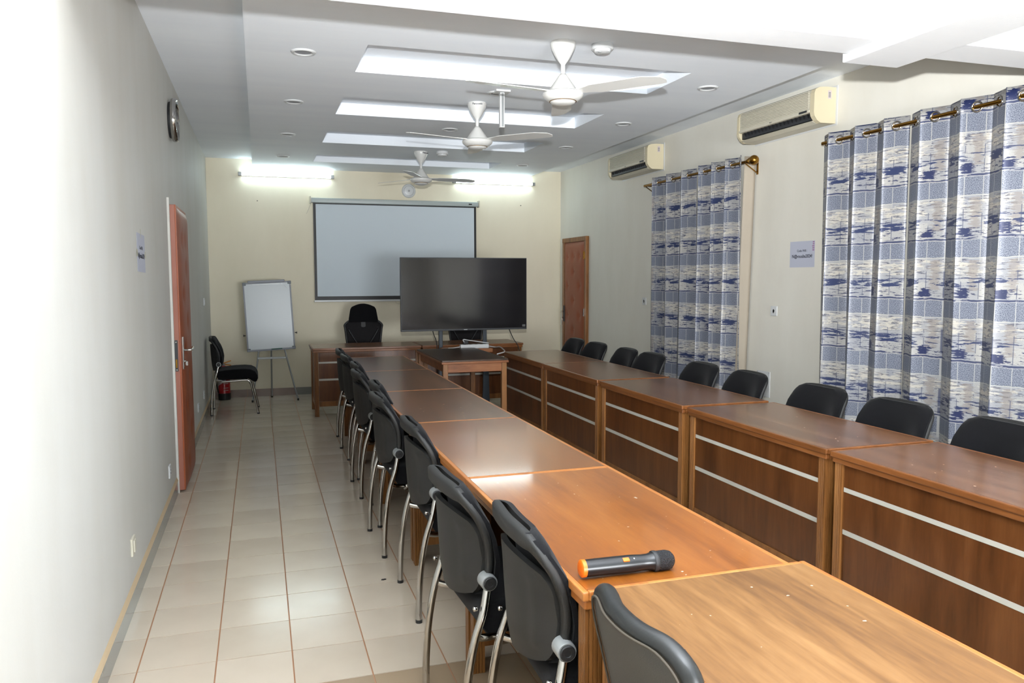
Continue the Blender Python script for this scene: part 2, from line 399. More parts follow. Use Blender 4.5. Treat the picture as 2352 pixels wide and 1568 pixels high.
# ------------------------------------------------------------------ room shell
XL, XR, YB, YF, H, ZP = -.5915, 4.0972, 10.5236, -2.6, 2.9917, 2.894
PX0, PX1 = -.045, 3.588                 # dropped ceiling panel
T = .15
def wall(name, x0, x1, y0, y1, z0, z1, m): b = BM(); box(b, x0, x1, y0, y1, z0, z1); return struct(name, b, m)
wall('wall_left', XL - T, XL, YF, YB + T, -.1, H + .1, M_WALL_L)
wall('wall_right', XR, XR + T, YF, YB + T, -.1, H + .1, M_WALL)
wall('wall_back', XL, XR, YB, YB + T, -.1, H + .1, M_WALL_B)
wall('wall_front', XL, XR, YF - T, YF, -.1, H + .1, M_WALL)

# floor and tiles
fl = BM(); box(fl, XL, XR, YF, YB, -.1, -.003); floor = struct('floor', fl, M_GROUT)
TX, TY, OX, OY, G = .2885, .299, -.4895, 2.922, .0028
tilemesh = {}
def tile_obj(x0, x1, y0, y1, mat):
    key = (round(x1 - x0, 4), round(y1 - y0, 4), mat.name)
    if key not in tilemesh:
        b = BM(); w, d = x1 - x0, y1 - y0
        vs = box(b, -w / 2 + G, w / 2 - G, -d / 2 + G, d / 2 - G, -.006, 0)
        me = bpy.data.meshes.new('tile'); b.to_mesh(me); b.free(); me.materials.append(mat); tilemesh[key] = me
    o = bpy.data.objects.new('tile', tilemesh[key]); COL.objects.link(o); o.location = ((x0 + x1) / 2, (y0 + y1) / 2, 0); o.parent = floor
rest = {}
ncount = 0
xs = [XL] + [OX + TX * i for i in range(0, 16) if OX + TX * i < XR - .02] + [XR]
y = OY - TY * 19
j = -19
while y < YB - .02:
    y0, y1 = max(y, YF), min(y + TY, YB)
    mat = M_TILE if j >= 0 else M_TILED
    for i in range(len(xs) - 1):
        single = (j >= -2 and i <= 5) or (j >= 12 and i <= 10 and j < 26)
        if y1 - y0 < .03: continue
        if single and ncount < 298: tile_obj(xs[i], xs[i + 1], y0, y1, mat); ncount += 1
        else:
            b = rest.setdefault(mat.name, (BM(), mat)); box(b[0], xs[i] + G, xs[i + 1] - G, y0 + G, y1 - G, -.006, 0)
    y += TY; j += 1
for nm, (b, m) in rest.items():
    o = obj('tile', b, m, floor); o['kind'] = 'stuff'

# skirtings
b = BM(); box(b, XL, XL + .010, YF, 5.93, 0, .092); box(b, XL, XL + .010, 6.76, YB, 0, .092); bl = struct('baseboard_left', b, M_SKG)
b = BM(); 
for a, c in ((YF, 5.93), (6.76, YB)): extr(b, [(XL, .092), (XL + .011, .092), (XL + .006, .104), (XL, .116)], a, c, 'XZ')
struct('trim_1', b, M_PEACH, label='peach plaster bead along the top of the left skirting')
bk = BM(); box(bk, XL + .01, XR, YB - .006, YB, 0, .094); bb = struct('baseboard_back', bk, M_GROUT)
x = XL + .012; k = 0
while x < XR - .01:
    x1 = min((-.18 + .30 * (k - 1)) if k else -.48, XR); 
    if x1 > x + .02:
        b = BM(); box(b, x + .002, x1 - .002, YB - .013, YB - .005, .001, .095); obj('tile', b, M_SKT if x < .28 and k < 5 else M_SKG, bb); x = x1
    k += 1
b = BM(); box(b, XR - .010, XR, YF, 9.50, 0, .092); box(b, XR - .010, XR, 10.34, YB, 0, .092); struct('baseboard_right', b, M_SKG)

# ceiling: slab, dropped panel with four recessed trays, beams
b = BM(); box(b, XL, XR, YF, YB, H, H + .1); ceil = struct('ceiling', b, M_CEIL)
TR = [(4.84, 5.49), (6.27, 6.93), (7.75, 8.40), (9.25, 9.80)]
TX0, TX1 = .653, 2.835
b = BM()
box(b, PX0, TX0, 3.05, YB, ZP, H + .01); box(b, TX1, PX1, 3.05, YB, ZP, H + .01)
yy = 3.05
for a, c in TR: box(b, TX0, TX1, yy, a, ZP, H + .01); yy = c
box(b, TX0, TX1, yy, YB, ZP, H + .01)
obj('dropped_panel', b, M_CEIL, ceil)
b = BM(); box(b, PX1, XR, 3.05, 8.8, H - .010, H + .005); obj('side_strip', b, M_CEIL, ceil)
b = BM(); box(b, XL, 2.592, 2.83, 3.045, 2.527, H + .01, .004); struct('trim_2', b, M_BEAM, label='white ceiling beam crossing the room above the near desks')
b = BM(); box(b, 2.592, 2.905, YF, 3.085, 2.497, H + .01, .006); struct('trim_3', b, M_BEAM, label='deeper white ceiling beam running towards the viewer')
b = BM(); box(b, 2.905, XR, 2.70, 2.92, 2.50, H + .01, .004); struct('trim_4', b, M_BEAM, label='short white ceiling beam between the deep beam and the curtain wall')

# ------------------------------------------------------------------ doors
def door_pad(parent, W_, Z0, Z1, buttons, mat, flip=1):
    """padded face in local plane: u along +Y (0..W_), depth towards +X*flip"""
    b = BM(); nu, nv = 28, 90
    def f(u, v):
        y_, z_ = u * W_, Z0 + v * (Z1 - Z0)
        d = .022 * (1 - abs(2 * u - 1) ** 6) * (1 - abs(2 * v - 1) ** 40)
        for by, bz in buttons:
            r2 = ((y_ - by) / .055) ** 2 + ((z_ - bz) / .075) ** 2; d -= .018 * math.exp(-r2 * 1.6)
        return (flip * d, y_, z_)
    tgrid(b, nu, nv, f, lambda u, v: (-flip * .012, 0, 0)); pad = obj('padding', b, mat, parent, smooth=True, angle=50)
    for by, bz in buttons:
        if 0.02 < by < W_ - .02:
            q = BM(); lathe(q, [(.0, .008), (.007, .006), (.011, .001), (.011, -.004), (0, -.004)], (flip * .003, by, bz), 'X' if flip > 0 else '-X', 12); obj('button', q, mat, pad, smooth=True)
    return pad
def buttons(W_):
    out = []
    for k, z in enumerate([1.79, 1.59, 1.40, 1.20, 1.0, .80, .60, .40, .2]):
        if k == 0: out += [(W_ * .2, z), (W_ * .5, z), (W_ * .8, z)]
        elif k % 2: out.append((W_ * .5, z))
        else: out += [(W_ * .2, z), (W_ * .8, z)]
    return out
# door_1: left wall, latch edge towards the viewer, standing proud of the wall
d1 = bpy.data.objects.new('door_1', None); COL.objects.link(d1); d1['kind'] = 'structure'; d1.location = (XL + .004, 5.945, 0)
d1['label'] = 'tan padded leatherette door seen edge-on in the left wall'
b = BM(); box(b, 0, .042, 0, .78, .012, 2.02, .002); obj('door_leaf', b, M_DOOREDGE, d1)
b = BM(); box(b, .042, .050, .0, .78, .012, 2.02, .002); obj('edge_strip', b, M_DOOREDGE2, d1)
pd = bpy.data.objects.new('pad_anchor', None)
pad = door_pad(d1, .76, .02, 2.0, buttons(.76), M_PAD); pad.location = (.052, .01, 0)
b = BM(); box(b, .010, .032, -.003, .001, .86, 1.08); lk = obj('lock_plate', b, M_DGREY, d1)
b = BM(); box(b, .016, .026, -.006, -.002, .885, .945); obj('bolt', b, M_BRASS, lk)
for z in (.87, 1.065): 
    b = BM(); lathe(b, [(0, .002), (.005, .0015), (.006, 0), (0, 0)], (.021, -.003, z), '-Y', 10); obj('screw', b, M_CHROME, lk)
b = BM(); box(b, .052, .066, .035, .072, .87, 1.10, .003); bp = obj('handle_plate', b, M_CHROME, d1)
b = BM(); tube(b, [(.06, .053, 1.005), (.105, .053, 1.005), (.118, .065, 1.006), (.120, .12, 1.012), (.118, .16, 1.016)], .0085); obj('handle', b, M_CHROME, bp, smooth=True)
b = BM(); cyl(b, (.06, .053, .925), (.078, .053, .925), .009); box(b, .076, .09, .050, .056, .895, .925); obj('key', b, M_CHROME, bp)
b = BM(); box(b, -.003, .012, -.035, -.001, 0, 2.025); box(b, -.003, .012, .781, .815, 0, 2.025); box(b, -.003, .012, -.035, .815, 2.025, 2.065); obj('door_frame', b, M_WALL_L, d1)
# door_2: right wall near the back corner
d2 = bpy.data.objects.new('door_2', None); COL.objects.link(d2); d2['kind'] = 'structure'; d2.location = (XR, 9.505, 0)
d2['label'] = 'tan padded leatherette door with wooden frame by the right back corner'
b = BM(); box(b, -.045, 0, 0, .055, 0, 1.987, .004); box(b, -.045, 0, .775, .83, 0, 1.987, .004); box(b, -.048, 0, -.003, .833, 1.987, 2.047, .004); box(b, -.034, 0, .05, .065, 0, 1.985); obj('door_frame', b, V_POST, d2)
b = BM(); box(b, -.03, -.002, .06, .77, .01, 1.985); obj('door_leaf', b, M_PAD, d2)
pad = door_pad(d2, .70, .02, 1.975, buttons(.70), M_PAD, -1); pad.location = (-.034, .065, 0)
for z in (1.80, 1.05, .3):
    b = BM(); cyl(b, (-.05, .058, z - .05), (-.05, .058, z), .008, 10); cyl(b, (-.05, .058, z + .002), (-.05, .058, z + .05), .008, 10); obj('hinge', b, M_BRASS if z == 1.8 else M_CHROME, d2)
b = BM(); box(b, -.062, -.05, .725, .755, .90, 1.12, .003); bp = obj('handle_plate', b, M_DGREY, d2)
b = BM(); tube(b, [(-.055, .74, 1.04), (-.10, .74, 1.04), (-.11, .72, 1.04), (-.11, .64, 1.04)], .008); obj('handle', b, M_CHROME, bp, smooth=True)
b = BM(); cyl(b, (-.055, .74, .95), (-.085, .74, .95), .009); box(b, -.09, -.082, .733, .747, .85, .95); obj('key', b, M_CHROME, bp)

# ------------------------------------------------------------------ desks
def make_desk(name, veneer, edge, split=False):
    """length 1.2 along X, depth .60 along Y; panelled front at -Y, open back at +Y"""
    t = thing(name, None, 'desk')
    L, D = .5985, .3025
    b = BM(); box(b, -L + .016, L - .016, -D + .016, D - .016, .722, .7495); obj('tabletop', b, veneer, t)
    b = BM()
    for a in ((-L, L, -D, -D + .0165), (-L, L, D - .0165, D), (-L, -L + .0165, -D + .0165, D - .0165), (L - .0165, L, -D + .0165, D - .0165)):
        box(b, a[0], a[1], a[2], a[3], .726, .750, .004)
    obj('edging', b, edge, t)
    b = BM(); i = .007
    for a in ((-L + i, L - i, -D + i, -D + .03), (-L + i, L - i, D - .03, D - i), (-L + i, -L + .03, -D + .03, D - .03), (L - .03, L - i, -D + .03, D - .03)):
        box(b, a[0], a[1], a[2], a[3], .702, .7255, .005)
    obj('moulding', b, edge, t)
    for sx in (-1, 1):
        for sy in (-1, 1):
            b = BM(); cx, cy = sx * (L - .040), sy * (D - .036); w = .0225
            g = .0045; prof = []
            side = [(-1, 0), (-.62, 0), (-.52, g), (-.42, 0), (-.1, 0), (0, g), (.1, 0), (.42, 0), (.52, g), (.62, 0)]
            for q in range(4):
                c_, s_ = math.cos(q * PI / 2), math.sin(q * PI / 2)
                for u, dd in side:
                    px, py = u * w, -w + dd; prof.append((cx + px * c_ - py * s_, cy + px * s_ + py * c_))
            extr(b, prof, 0, .703); obj('leg', b, V_POST, t)
    # front boards, white strips, rail
    x0, x1, yf = -L + .066, L - .066, -D + .024
    for z0, z1 in ((.600, .702), (.414, .582), (.165, .394)):
        b = BM(); box(b, x0, x1, yf, yf + .016, z0, z1, .001); obj('panel', b, V_PANEL, t)
    for z0, z1 in ((.5815, .6005), (.3935, .4145)):
        b = BM(); box(b, x0, x1, yf - .0015, yf + .012, z0, z1); obj('white_strip', b, M_STRIP, t)
    b = BM(); box(b, x0, x1, yf - .008, yf + .02, .110, .166, .003); obj('bottom_rail', b, V_POST, t)
    for sx in (-1, 1):
        b = BM(); xe = sx * (L - .040); y0, y1 = -D + .058, D - .058
        box(b, xe - .008, xe + .008, y0, y1, .13, .703); ep = obj('end_panel', b, V_PANEL, t)
        b = BM(); box(b, xe - .014, xe + .014, y0, y1, .10, .15, .002); obj('rail', b, V_POST, ep)
        b = BM(); box(b, xe - .011, xe + .011, y0, y0 + .03, .15, .70, .002); box(b, xe - .011, xe + .011, y1 - .03, y1, .15, .70, .002); box(b, xe - .011, xe + .011, y0, y1, .665, .70, .002); obj('frame', b, V_POST, ep)
    return t
ordn = ['first', 'second', 'third', 'fourth', 'fifth', 'sixth', 'seventh', 'eighth', 'ninth']
# right row: front faces -X  => local -Y -> world -X : rotate -90deg
dR = make_desk('conference_desk', V_BROWN, V_EDGE)
RX = 2.374 + .3025
ry = [7.14, 5.942, 4.702, 3.450, 2.226, 1.02]
rlab = ['brown desk at the far end of the right row, nearest the back wall', 'brown desk in the right row, second from the back wall', 'brown desk in the right row, third from the back wall, beside the small table\'s near side',
        'brown desk in the right row, fourth from the back wall, behind the nearest one', 'brown panelled desk in the right row, second from the viewer', 'x']
rlab[2] = 'brown desk in the right row, third from the back wall'
for i, y in enumerate(ry[:5]):
    o = dR if i == 0 else dup(dR); o.location = (RX, y, 0); o.rotation_euler = (0, 0, -PI / 2)
    o['label'] = rlab[i] if i < 4 else 'brown panelled desk cut by the right frame edge, nearest in the right row'; o['group'] = 'panelled desks of the right row'
# left row: front faces +X => rotate +90deg
LX = (.718 + 1.343) / 2
ly = [7.04, 5.85, 4.656, 3.464, 2.318]
dOr = make_desk('conference_desk', V_ORANGE, V_EDGEO); dMid = make_desk('conference_desk', V_MID, V_EDGEO)
dBr = make_desk('conference_desk', V_BROWN, V_EDGEO)
llab = ['brown topped desk at the far end of the left row, beside the small table', 'brown topped desk in the left row, second from the far end', 'brown topped desk in the left row, third from the far end',
        'brown topped desk in the left row, just behind the glossy orange one', 'glossy orange-brown desk in the left row carrying the microphone']
for i, y in enumerate(ly):
    o = dBr if i == 0 else (dup(dBr) if i < 3 else (dMid if i == 3 else dOr))
    o.location = (LX, y, 0); o.rotation_euler = (0, 0, PI / 2); o['label'] = llab[i]; o['group'] = 'desks of the left row'
    if i == 4: o.location.y = 2.2895; o.scale.x = .963
dT = make_desk('conference_desk', V_TAN, V_EDGEO); dT.location = (LX + .03, 1.112, .010); dT.rotation_euler = (0, 0, PI / 2)
dT['label'] = 'matt tan-topped desk nearest the viewer in the left row'; dT['group'] = 'desks of the left row'
for ch in dT.children:
    if ch.name.startswith('leg'): ch.scale = (1, 1, 1.0)
# front desks near the back wall
f1 = dup(dR); f1.location = (1.123, 9.02, 0); f1.rotation_euler = (0, 0, 0); f1['label'] = 'left one of the two front desks, facing the room below the projection screen'; f1['group'] = 'front desks'
f2 = dup(dR); f2.location = (2.325, 9.00, 0); f2.rotation_euler = (0, 0, 0); f2['label'] = 'right one of the two front desks, behind the television'; f2['group'] = 'front desks'

# small square table in front of the television
st = thing('side_table', 'small dark-topped wooden table with four square legs before the television', 'table', (1.895, 7.64, 0))
b = BM(); box(b, -.318, .318, -.612, .612, .735, .752, .003); obj('tabletop', b, wood('dark_tabletop', srgb(58, 40, 28), srgb(76, 54, 38), srgb(92, 66, 46), .3, 'Y', .45, .4), st)
b = BM(); box(b, -.322, .322, -.616, .616, .716, .7365, .004); obj('edging', b, V_STOOL, st)
b = BM()
box(b, -.27, .27, -.585, -.565, .635, .716, .002); box(b, -.27, .27, .565, .585, .635, .716, .002); box(b, -.29, -.27, -.55, .55, .635, .716, .002); box(b, .27, .29, -.55, .55, .635, .716, .002); obj('apron', b, V_STOOL, st)
for sx in (-1, 1):
    for sy in (-1, 1):
        b = BM(); box(b, sx * .283 - .024, sx * .283 + .024, sy * .575 - .024, sy * .575 + .024, 0, .716, .004); obj('leg', b, V_POST, st)

# ------------------------------------------------------------------ visitor chairs
def make_chair():
    t = thing('visitor_chair', None, 'chair')
    # seat: side profile (x,z) lofted across y
    prof = [(-.178, .487), (-.10, .500), (0, .508), (.10, .510), (.17, .502), (.215, .478), (.240, .430), (.243, .395), (.228, .362), (.205, .355), (.180, .372), (.141, .395), (.03, .392), (-.08, .388), (-.163, .386), (-.185, .42), (-.190, .46)]
    cx, cz = .02, .445; rings = []
    for yy_, s in ((-.235, .82), (-.232, .92), (-.222, .98), (-.20, 1.0), (-.1, 1.0), (0, 1.0), (.1, 1.0), (.20, 1.0), (.222, .98), (.232, .92), (.235, .82)):
        rings.append([(cx + (px - cx) * (.94 + .06 * s) , yy_ * (.93 + .07 * min(1, max(0, (px + .2) / .15))), cz + (pz - cz) * s - (.010 if abs(yy_) < .15 and px < .18 and pz > .45 else 0)) for px, pz in prof])
    b = BM(); loft(b, rings); obj('seat', b, M_FAB, t, smooth=True, angle=60)
    zc = [(.50, -.150), (.55, -.140), (.63, -.137), (.70, -.150), (.75, -.172), (.80, -.205), (.86, -.240)]
    rc = [(.50, -.228), (.55, -.240), (.65, -.248), (.75, -.253), (.80, -.250), (.86, -.258)]
    def surf(yv, z, off=0):
        xe, xc_ = interp(z, zc), interp(z, rc)
        return Vector((xc_ + (xe - xc_) * min(1, (abs(yv) / .225)) ** 2 * .95 + off, yv, z))
    def hw(z, hwmax, z0, z1, rr=.07, top=.88):
        # half width with rounded corners
        w = hwmax * interp(z, [(.50, .93), (.62, 1.0), (.75, .985), (.86, top)])
        for e in (z0, z1):
            d = abs(z - e)
            if d < rr: w -= rr * .9 * (1 - math.sqrt(max(0, 1 - (1 - d / rr) ** 2)))
        return w
    # rear shell
    b = BM(); Z0, Z1 = .495, .760
    def f(u, v):
        z = Z0 + (Z1 - Z0) * v; s = 2 * u - 1; w = hw(z, .196, Z0, Z1, .06)
        zz = z - .018 * (1 - s * s) * (1 - v) + 0.016 * (1 - s * s) * v
        p = surf(s * w, z, .012); p.z = zz
        p.x -= .006 * math.exp(-((abs(s) - .72) / .08) ** 2) * (1 if .15 < v < .9 else 0); return p
    tgrid(b, 24, 20, f, lambda u, v: (-.018, 0, 0)); sh = obj('back_shell', b, M_SHELL, t, smooth=True, angle=50)
    # front cushion
    b = BM(); Z2, Z3 = .500, .856
    def g(u, v):
        z = Z2 + (Z3 - Z2) * v; s = 2 * u - 1; w = hw(z, .230, Z2, Z3, .060, .92)
        p = surf(s * w, z, .052 - .034 * abs(s) ** 8 - .004 * max(0, (v - .82) / .18) ** 2); return p
    tgrid(b, 20, 20, g, lambda u, v: (-.015, 0, 0)); obj('back_cushion', b, M_FAB, t, smooth=True, angle=50)
    # inverted-U frame with broad top rail
    pts = [surf(-.200, .535), surf(-.210, .60), surf(-.214, .68), surf(-.212, .75), surf(-.202, .80), surf(-.175, .828), surf(-.12, .836), surf(0, .838)]
    pts = pts + [Vector((p.x, -p.y, p.z)) for p in pts[-2::-1]]
    path = smoothpath(pts, 4); N = len(path)
    b = BM(); sec = [(a * .018, c * .011) for a, c in [(-1, -.5), (-.7, -1), (.7, -1), (1, -.5), (1, .5), (.7, 1), (-.7, 1), (-1, .5)]]
    sc = [1 + .40 * math.exp(-((i / (N - 1) - .5) / .13) ** 4) - .25 * math.exp(-(min(i, N - 1 - i) / 4) ** 2) for i in range(N)]
    sweep(b, path, sec, nref=(1, 0, 0), scale=sc); obj('back_frame', b, M_SHELL, t, smooth=True, angle=50)
    for s in (-1, 1):
        b = BM(); lathe(b, [(0, 0), (.020, 0), (.026, .006), (.026, .052), (.0245, .055), (0, .055)], (-.164, s * .190, .564), 'Y' if s > 0 else '-Y', 20); pc = obj('pivot', b, M_STEELG, t, smooth=True, angle=40)
        b = BM(); lathe(b, [(0, 0), (.021, 0), (.021, .004), (.018, .0065), (.010, .006), (.009, .004), (0, .004)], (-.164, s * .2445, .564), 'Y' if s > 0 else '-Y', 20); obj('cap', b, M_BLACKP, pc, smooth=True, angle=40)
        yl = s * .240
        b = BM(); tube(b, [(-.166, yl - s * .012, .545), (-.185, yl, .47), (-.214, yl, .379), (-.236, yl, .258), (-.247, yl, .13), (-.250, yl, .012)], .0135, 12)
        lg = obj('leg', b, M_CHROME, t, smooth=True, angle=60); lg2 = BM(); cyl(lg2, (-.250, yl, 0), (-.250, yl, .014), .015, 12); obj('foot', lg2, M_BLACKP, lg)
        b = BM(); tube(b, [(-.135, yl, .372), (0, yl, .378), (.10, yl, .384), (.140, yl, .378), (.165, yl, .345), (.182, yl, .28), (.21, yl, .15), (.238, yl, .012)], .0125, 12)
        lg = obj('leg', b, M_CHROME, t, smooth=True, angle=60); lg2 = BM(); cyl(lg2, (.238, yl, 0), (.238, yl, .014), .014, 12); obj('foot', lg2, M_BLACKP, lg)
        b = BM(); path = smoothpath([(-.205, yl, .395), (-.17, yl - s * .012, .385), (-.12, yl - s * .03, .380)], 4); sweep(b, path, circ(.013, 12, .008), nref=(0, 1, 0)); obj('bracket', b, M_CHROME, t, smooth=True, angle=60)
        b = BM(); lathe(b, [(0, .014), (.008, .011), (.008, 0), (0, 0)], (-.205, yl - s * .002, .487), '-X', 10); obj('bolt', b, M_CHROME, t, smooth=True)
    b = BM(); cyl(b, (.12, -.235, .378), (.12, .235, .378), .010); cyl(b, (-.13, -.235, .374), (-.13, .235, .374), .010); obj('cross_rail', b, M_CHROME, t)
    return t
ch0 = make_chair(); used = [False]
def put_chair(x, y, rz, label, group, sc=1):
    o = dup(ch0) if used[0] else ch0; used[0] = True
    o.location = (x, y, 0); o.rotation_euler = (0, 0, rz); o['label'] = label
    if group: o['group'] = group
# beside left wall, facing +X
put_chair(-.285, 9.40, 0, 'black visitor chair standing alone by the left wall before the fire extinguisher', None)
lc = [(7.33, .92, 'farthest of the chairs along the left row of desks'), (6.80, .915, 'second farthest chair along the left row of desks'), (6.13, .925, 'third farthest chair along the left row of desks'), (5.61, .875, 'fourth farthest chair along the left row of desks'),
      (4.94, .915, 'fifth farthest chair along the left row of desks'), (4.42, .85, 'sixth farthest chair along the left row of desks'), (3.56, .88, 'seventh farthest chair along the left row of desks, one place behind the glossy orange desk'),
      (2.54, .81, 'second nearest plastic-backed chair along the left row, far end of the glossy orange desk'), (2.03, .89, 'nearest plastic-backed chair along the left row, beside the microphone desk')]
for i, (y, xx_, l) in enumerate(lc):
    put_chair(xx_, y, (-.02, .03, 0, .02, -.02, .03, 0, .05, -.03)[i], l, 'visitor chairs along the left row')
rc_ = [7.78, 7.22, 6.55, 6.05, 5.24, 4.65, 3.90, 3.29, 2.67]
for i, y in enumerate(rc_):
    lab = ['black chair back at the far end behind the right row, against the padded door', 'second farthest black chair back behind the right row, just right of the padded door', 'third farthest black chair back behind the right row, against bare wall', 'fourth farthest black chair back behind the right row, left edge of the far curtains',
           'fifth farthest black chair back behind the right row, in front of the far curtains', 'sixth farthest black chair back behind the right row, right edge of the far curtains', 'third nearest black chair back behind the right row, left edge of the near curtains', 'second nearest black chair back behind the right row', 'nearest black chair back behind the right row, cut by the right frame edge'][i]
    put_chair(2.985, y, PI + (0, .04, -.03, .03, 0, -.04, .02, .03, 0)[i], lab, 'visitor chairs behind the right row')

# nearest chair: leatherette back in a bent frame
lt = thing('leatherette_chair', 'worn black leatherette chair back nearest the viewer, beside the tan desk', 'chair', (.885, 1.31, 0))
def lsurf(u, v):
    z = .47 + .39 * v; s = 2 * u - 1; w = .200 - .060 * (1 - math.sqrt(max(0, 1 - min(1, max(0, (v - .72) / .28)) ** 2))) ; w -= .03 * (1 - v)
    return Vector((-.185 - .075 * v ** 1.3 - .0 + .028 * s * s, s * w, z))
b = BM(); tgrid(b, 20, 20, lsurf, lambda u, v: (.014, 0, 0)); obj('back_panel', b, M_LEATHB, lt, smooth=True, angle=50)
b = BM(); tgrid(b, 20, 20, lambda u, v: lsurf(u, v) + Vector((.012, 0, .006 * v)), lambda u, v: (.026 + .016 * math.sin(PI * u) * max(0, math.sin(PI * v)) ** .5, 0, 0)); obj('back_cushion', b, M_LEATH, lt, smooth=True, angle=50)
pp = [lsurf(0, v) for v in (0, .3, .6, .74, .86, .95)] + [lsurf(.06, 1), lsurf(.3, 1), lsurf(.5, 1), lsurf(.7, 1), lsurf(.94, 1)] + [lsurf(1, v) for v in (.95, .86, .74, .6, .3, 0)]
b = BM(); sweep(b, smoothpath([p + Vector((.018, 0, .004)) for p in pp], 4), circ(.020, 14, .020)); obj('back_rim', b, M_LEATH, lt, smooth=True)
b = BM(); sweep(b, smoothpath([p + Vector((-.006, 0, .0)) for p in pp], 4), circ(.0026, 8)); obj('piping', b, plain('tan_piping', srgb(74, 66, 54), .7), lt, smooth=True)
b = BM(); box(b, -.20, .22, -.225, .225, .42, .485, .025); obj('seat', b, M_LEATH, lt, smooth=True, angle=50)
for s in (-1, 1):
    b = BM(); tube(b, [(-.17, s * .20, .50), (-.20, s * .21, .40), (-.23, s * .22, .2), (-.25, s * .22, 0)], .0125); obj('leg', b, M_BLACKP, lt, smooth=True)
    b = BM(); tube(b, [(-.19, s * .21, .415), (.16, s * .21, .415), (.19, s * .21, .38), (.23, s * .22, 0)], .0125); obj('leg', b, M_BLACKP, lt, smooth=True)

# ------------------------------------------------------------------ two high-backed office chairs
def make_office():
    t = thing('office_chair', None, 'chair')   # faces -Y
    b = BM()
    def f(u, v):
        z = .52 + .47 * v; s = 2 * u - 1; w = .180 + .052 * v; r = min(1, max(0, (v - .86) / .14)); w -= .045 * (1 - math.sqrt(1 - r * r))
        return Vector((s * w, .16 + .05 * v - .05 * s * s, z - .012 * s * s * (v)))
    tgrid(b, 18, 18, f, lambda u, v: (0, .025, 0)); bk_ = obj('backrest', b, M_MESH, t, smooth=True, angle=50)
    b = BM()
    pth = [f(0, v) for v in (0, .2, .4, .6, .8, .9)] + [f(.06, 1), f(.25, 1), f(.5, 1), f(.75, 1), f(.94, 1)] + [f(1, v) for v in (.9, .8, .6, .4, .2, 0)]
    sweep(b, smoothpath(pth, 4), circ(.014, 8)); obj('rim', b, M_BLACKP, bk_, smooth=True)
    b = BM()
    for s in (-1, 1): tube(b, [(s * .03, .152, .55), (s * .06, .156, .66), (s * .14, .15, .80), (s * .185, .155, .88)], .011)
    obj('lumbar_rib', b, M_BLACKP, bk_, smooth=True)
    b = BM()
    def g(u, v):
        z = .962 + .228 * v; s = 2 * u - 1; w = .185 - .035 * v; r = min(1, max(0, (v - .7) / .3)); w -= .05 * (1 - math.sqrt(1 - r * r)); r = max(0, (.15 - v) / .15); w -= .01 * r
        return Vector((s * w, .18 - .05 * s * s + .01 * v, z - .02 * s * s * v))
    tgrid(b, 16, 12, g, lambda u, v: (0, .04, 0)); obj('headrest', b, M_FAB, t, smooth=True, angle=60)
    b = BM(); box(b, -.03, .03, .20, .23, .45, 1.05, .006); obj('spine', b, M_BLACKP, t)
    b = BM(); box(b, -.25, .25, -.26, .22, .44, .52, .03); obj('seat', b, M_FAB, t, smooth=True, angle=50)
    b = BM(); cyl(b, (0, 0, .10), (0, 0, .45), .028); obj('gas_lift', b, M_CHROME, t, smooth=True, angle=50)
    for k in range(5):
        a = 2 * PI * k / 5 + .3; d = Vector((math.cos(a), math.sin(a), 0))
        b = BM(); tube(b, [d * .02 + Vector((0, 0, .12)), d * .17 + Vector((0, 0, .10)), d * .30 + Vector((0, 0, .075))], .017, 8); lg = obj('base_arm', b, M_BLACKP, t, smooth=True)
        b = BM(); n = Vector((-d.y, d.x, 0)); c_ = d * .30 + Vector((0, 0, .03)); cyl(b, c_ - n * .022, c_ + n * .022, .030, 14); obj('caster', b, M_BLACK, lg)
    for s in (-1, 1):
        b = BM(); tube(b, [(s * .24, .08, .46), (s * .29, .08, .47), (s * .30, .06, .60), (s * .30, .06, .68)], .014, 8); box(b, s * .30 - .035, s * .30 + .035, -.13, .14, .675, .70, .01); obj('armrest', b, M_BLACKP, t, smooth=True, angle=50)
    return t
oc = make_office(); oc.location = (1.205, 9.72, 0); oc.rotation_euler = (0, 0, -.10); oc['label'] = 'black high-backed office chair with headrest left of the television'; oc['group'] = 'office chairs at the front desks'
o2 = dup(oc); o2.location = (2.53, 9.72, 0); o2.rotation_euler = (0, 0, .02); o2['label'] = 'black office chair mostly hidden behind the television'

# ------------------------------------------------------------------ television on its stand
tv = thing('television', 'large flat black television on a post stand in front of the projection screen', 'television', (0, 8.50, 0))
X0, X1, Z0, Z1 = 1.452, 2.894, .925, 1.731
b = BM(); box(b, X0, X1, -.012, .02, Z0, Z1, .004); obj('bezel', b, M_DGREY, tv)
b = BM(); box(b, X0 + .009, X1 - .009, -.015, -.011, Z0 + .020, Z1 - .009); obj('screen', b, M_TVG, tv)
b = BM(); box(b, X0 + .18, X1 - .18, .02, .065, Z0 + .08, Z1 - .15, .015); obj('rear_housing', b, M_BLACKP, tv)
b = BM(); box(b, 2.155, 2.195, -.0165, -.012, Z0 + .006, Z0 + .013); obj('logo_bar', b, M_STEELG, tv)
b = BM(); box(b, X1 - .055, X1 - .018, -.0165, -.015, Z0 + .03, Z0 + .055); obj('sticker', b, plain('grey_sticker', srgb(96, 96, 94), .6), tv)
ts = thing('television_stand', 'slate grey two-post television stand with a wooden shelf behind the small table', 'stand', (0, 8.50, 0))
for x_, w_ in ((1.915, .034), (2.425, .036)):
    b = BM(); box(b, x_ - w_ / 2 - .006, x_ + w_ / 2, .068, .11, .05, 1.45, .004); obj('post', b, M_STAND, ts)
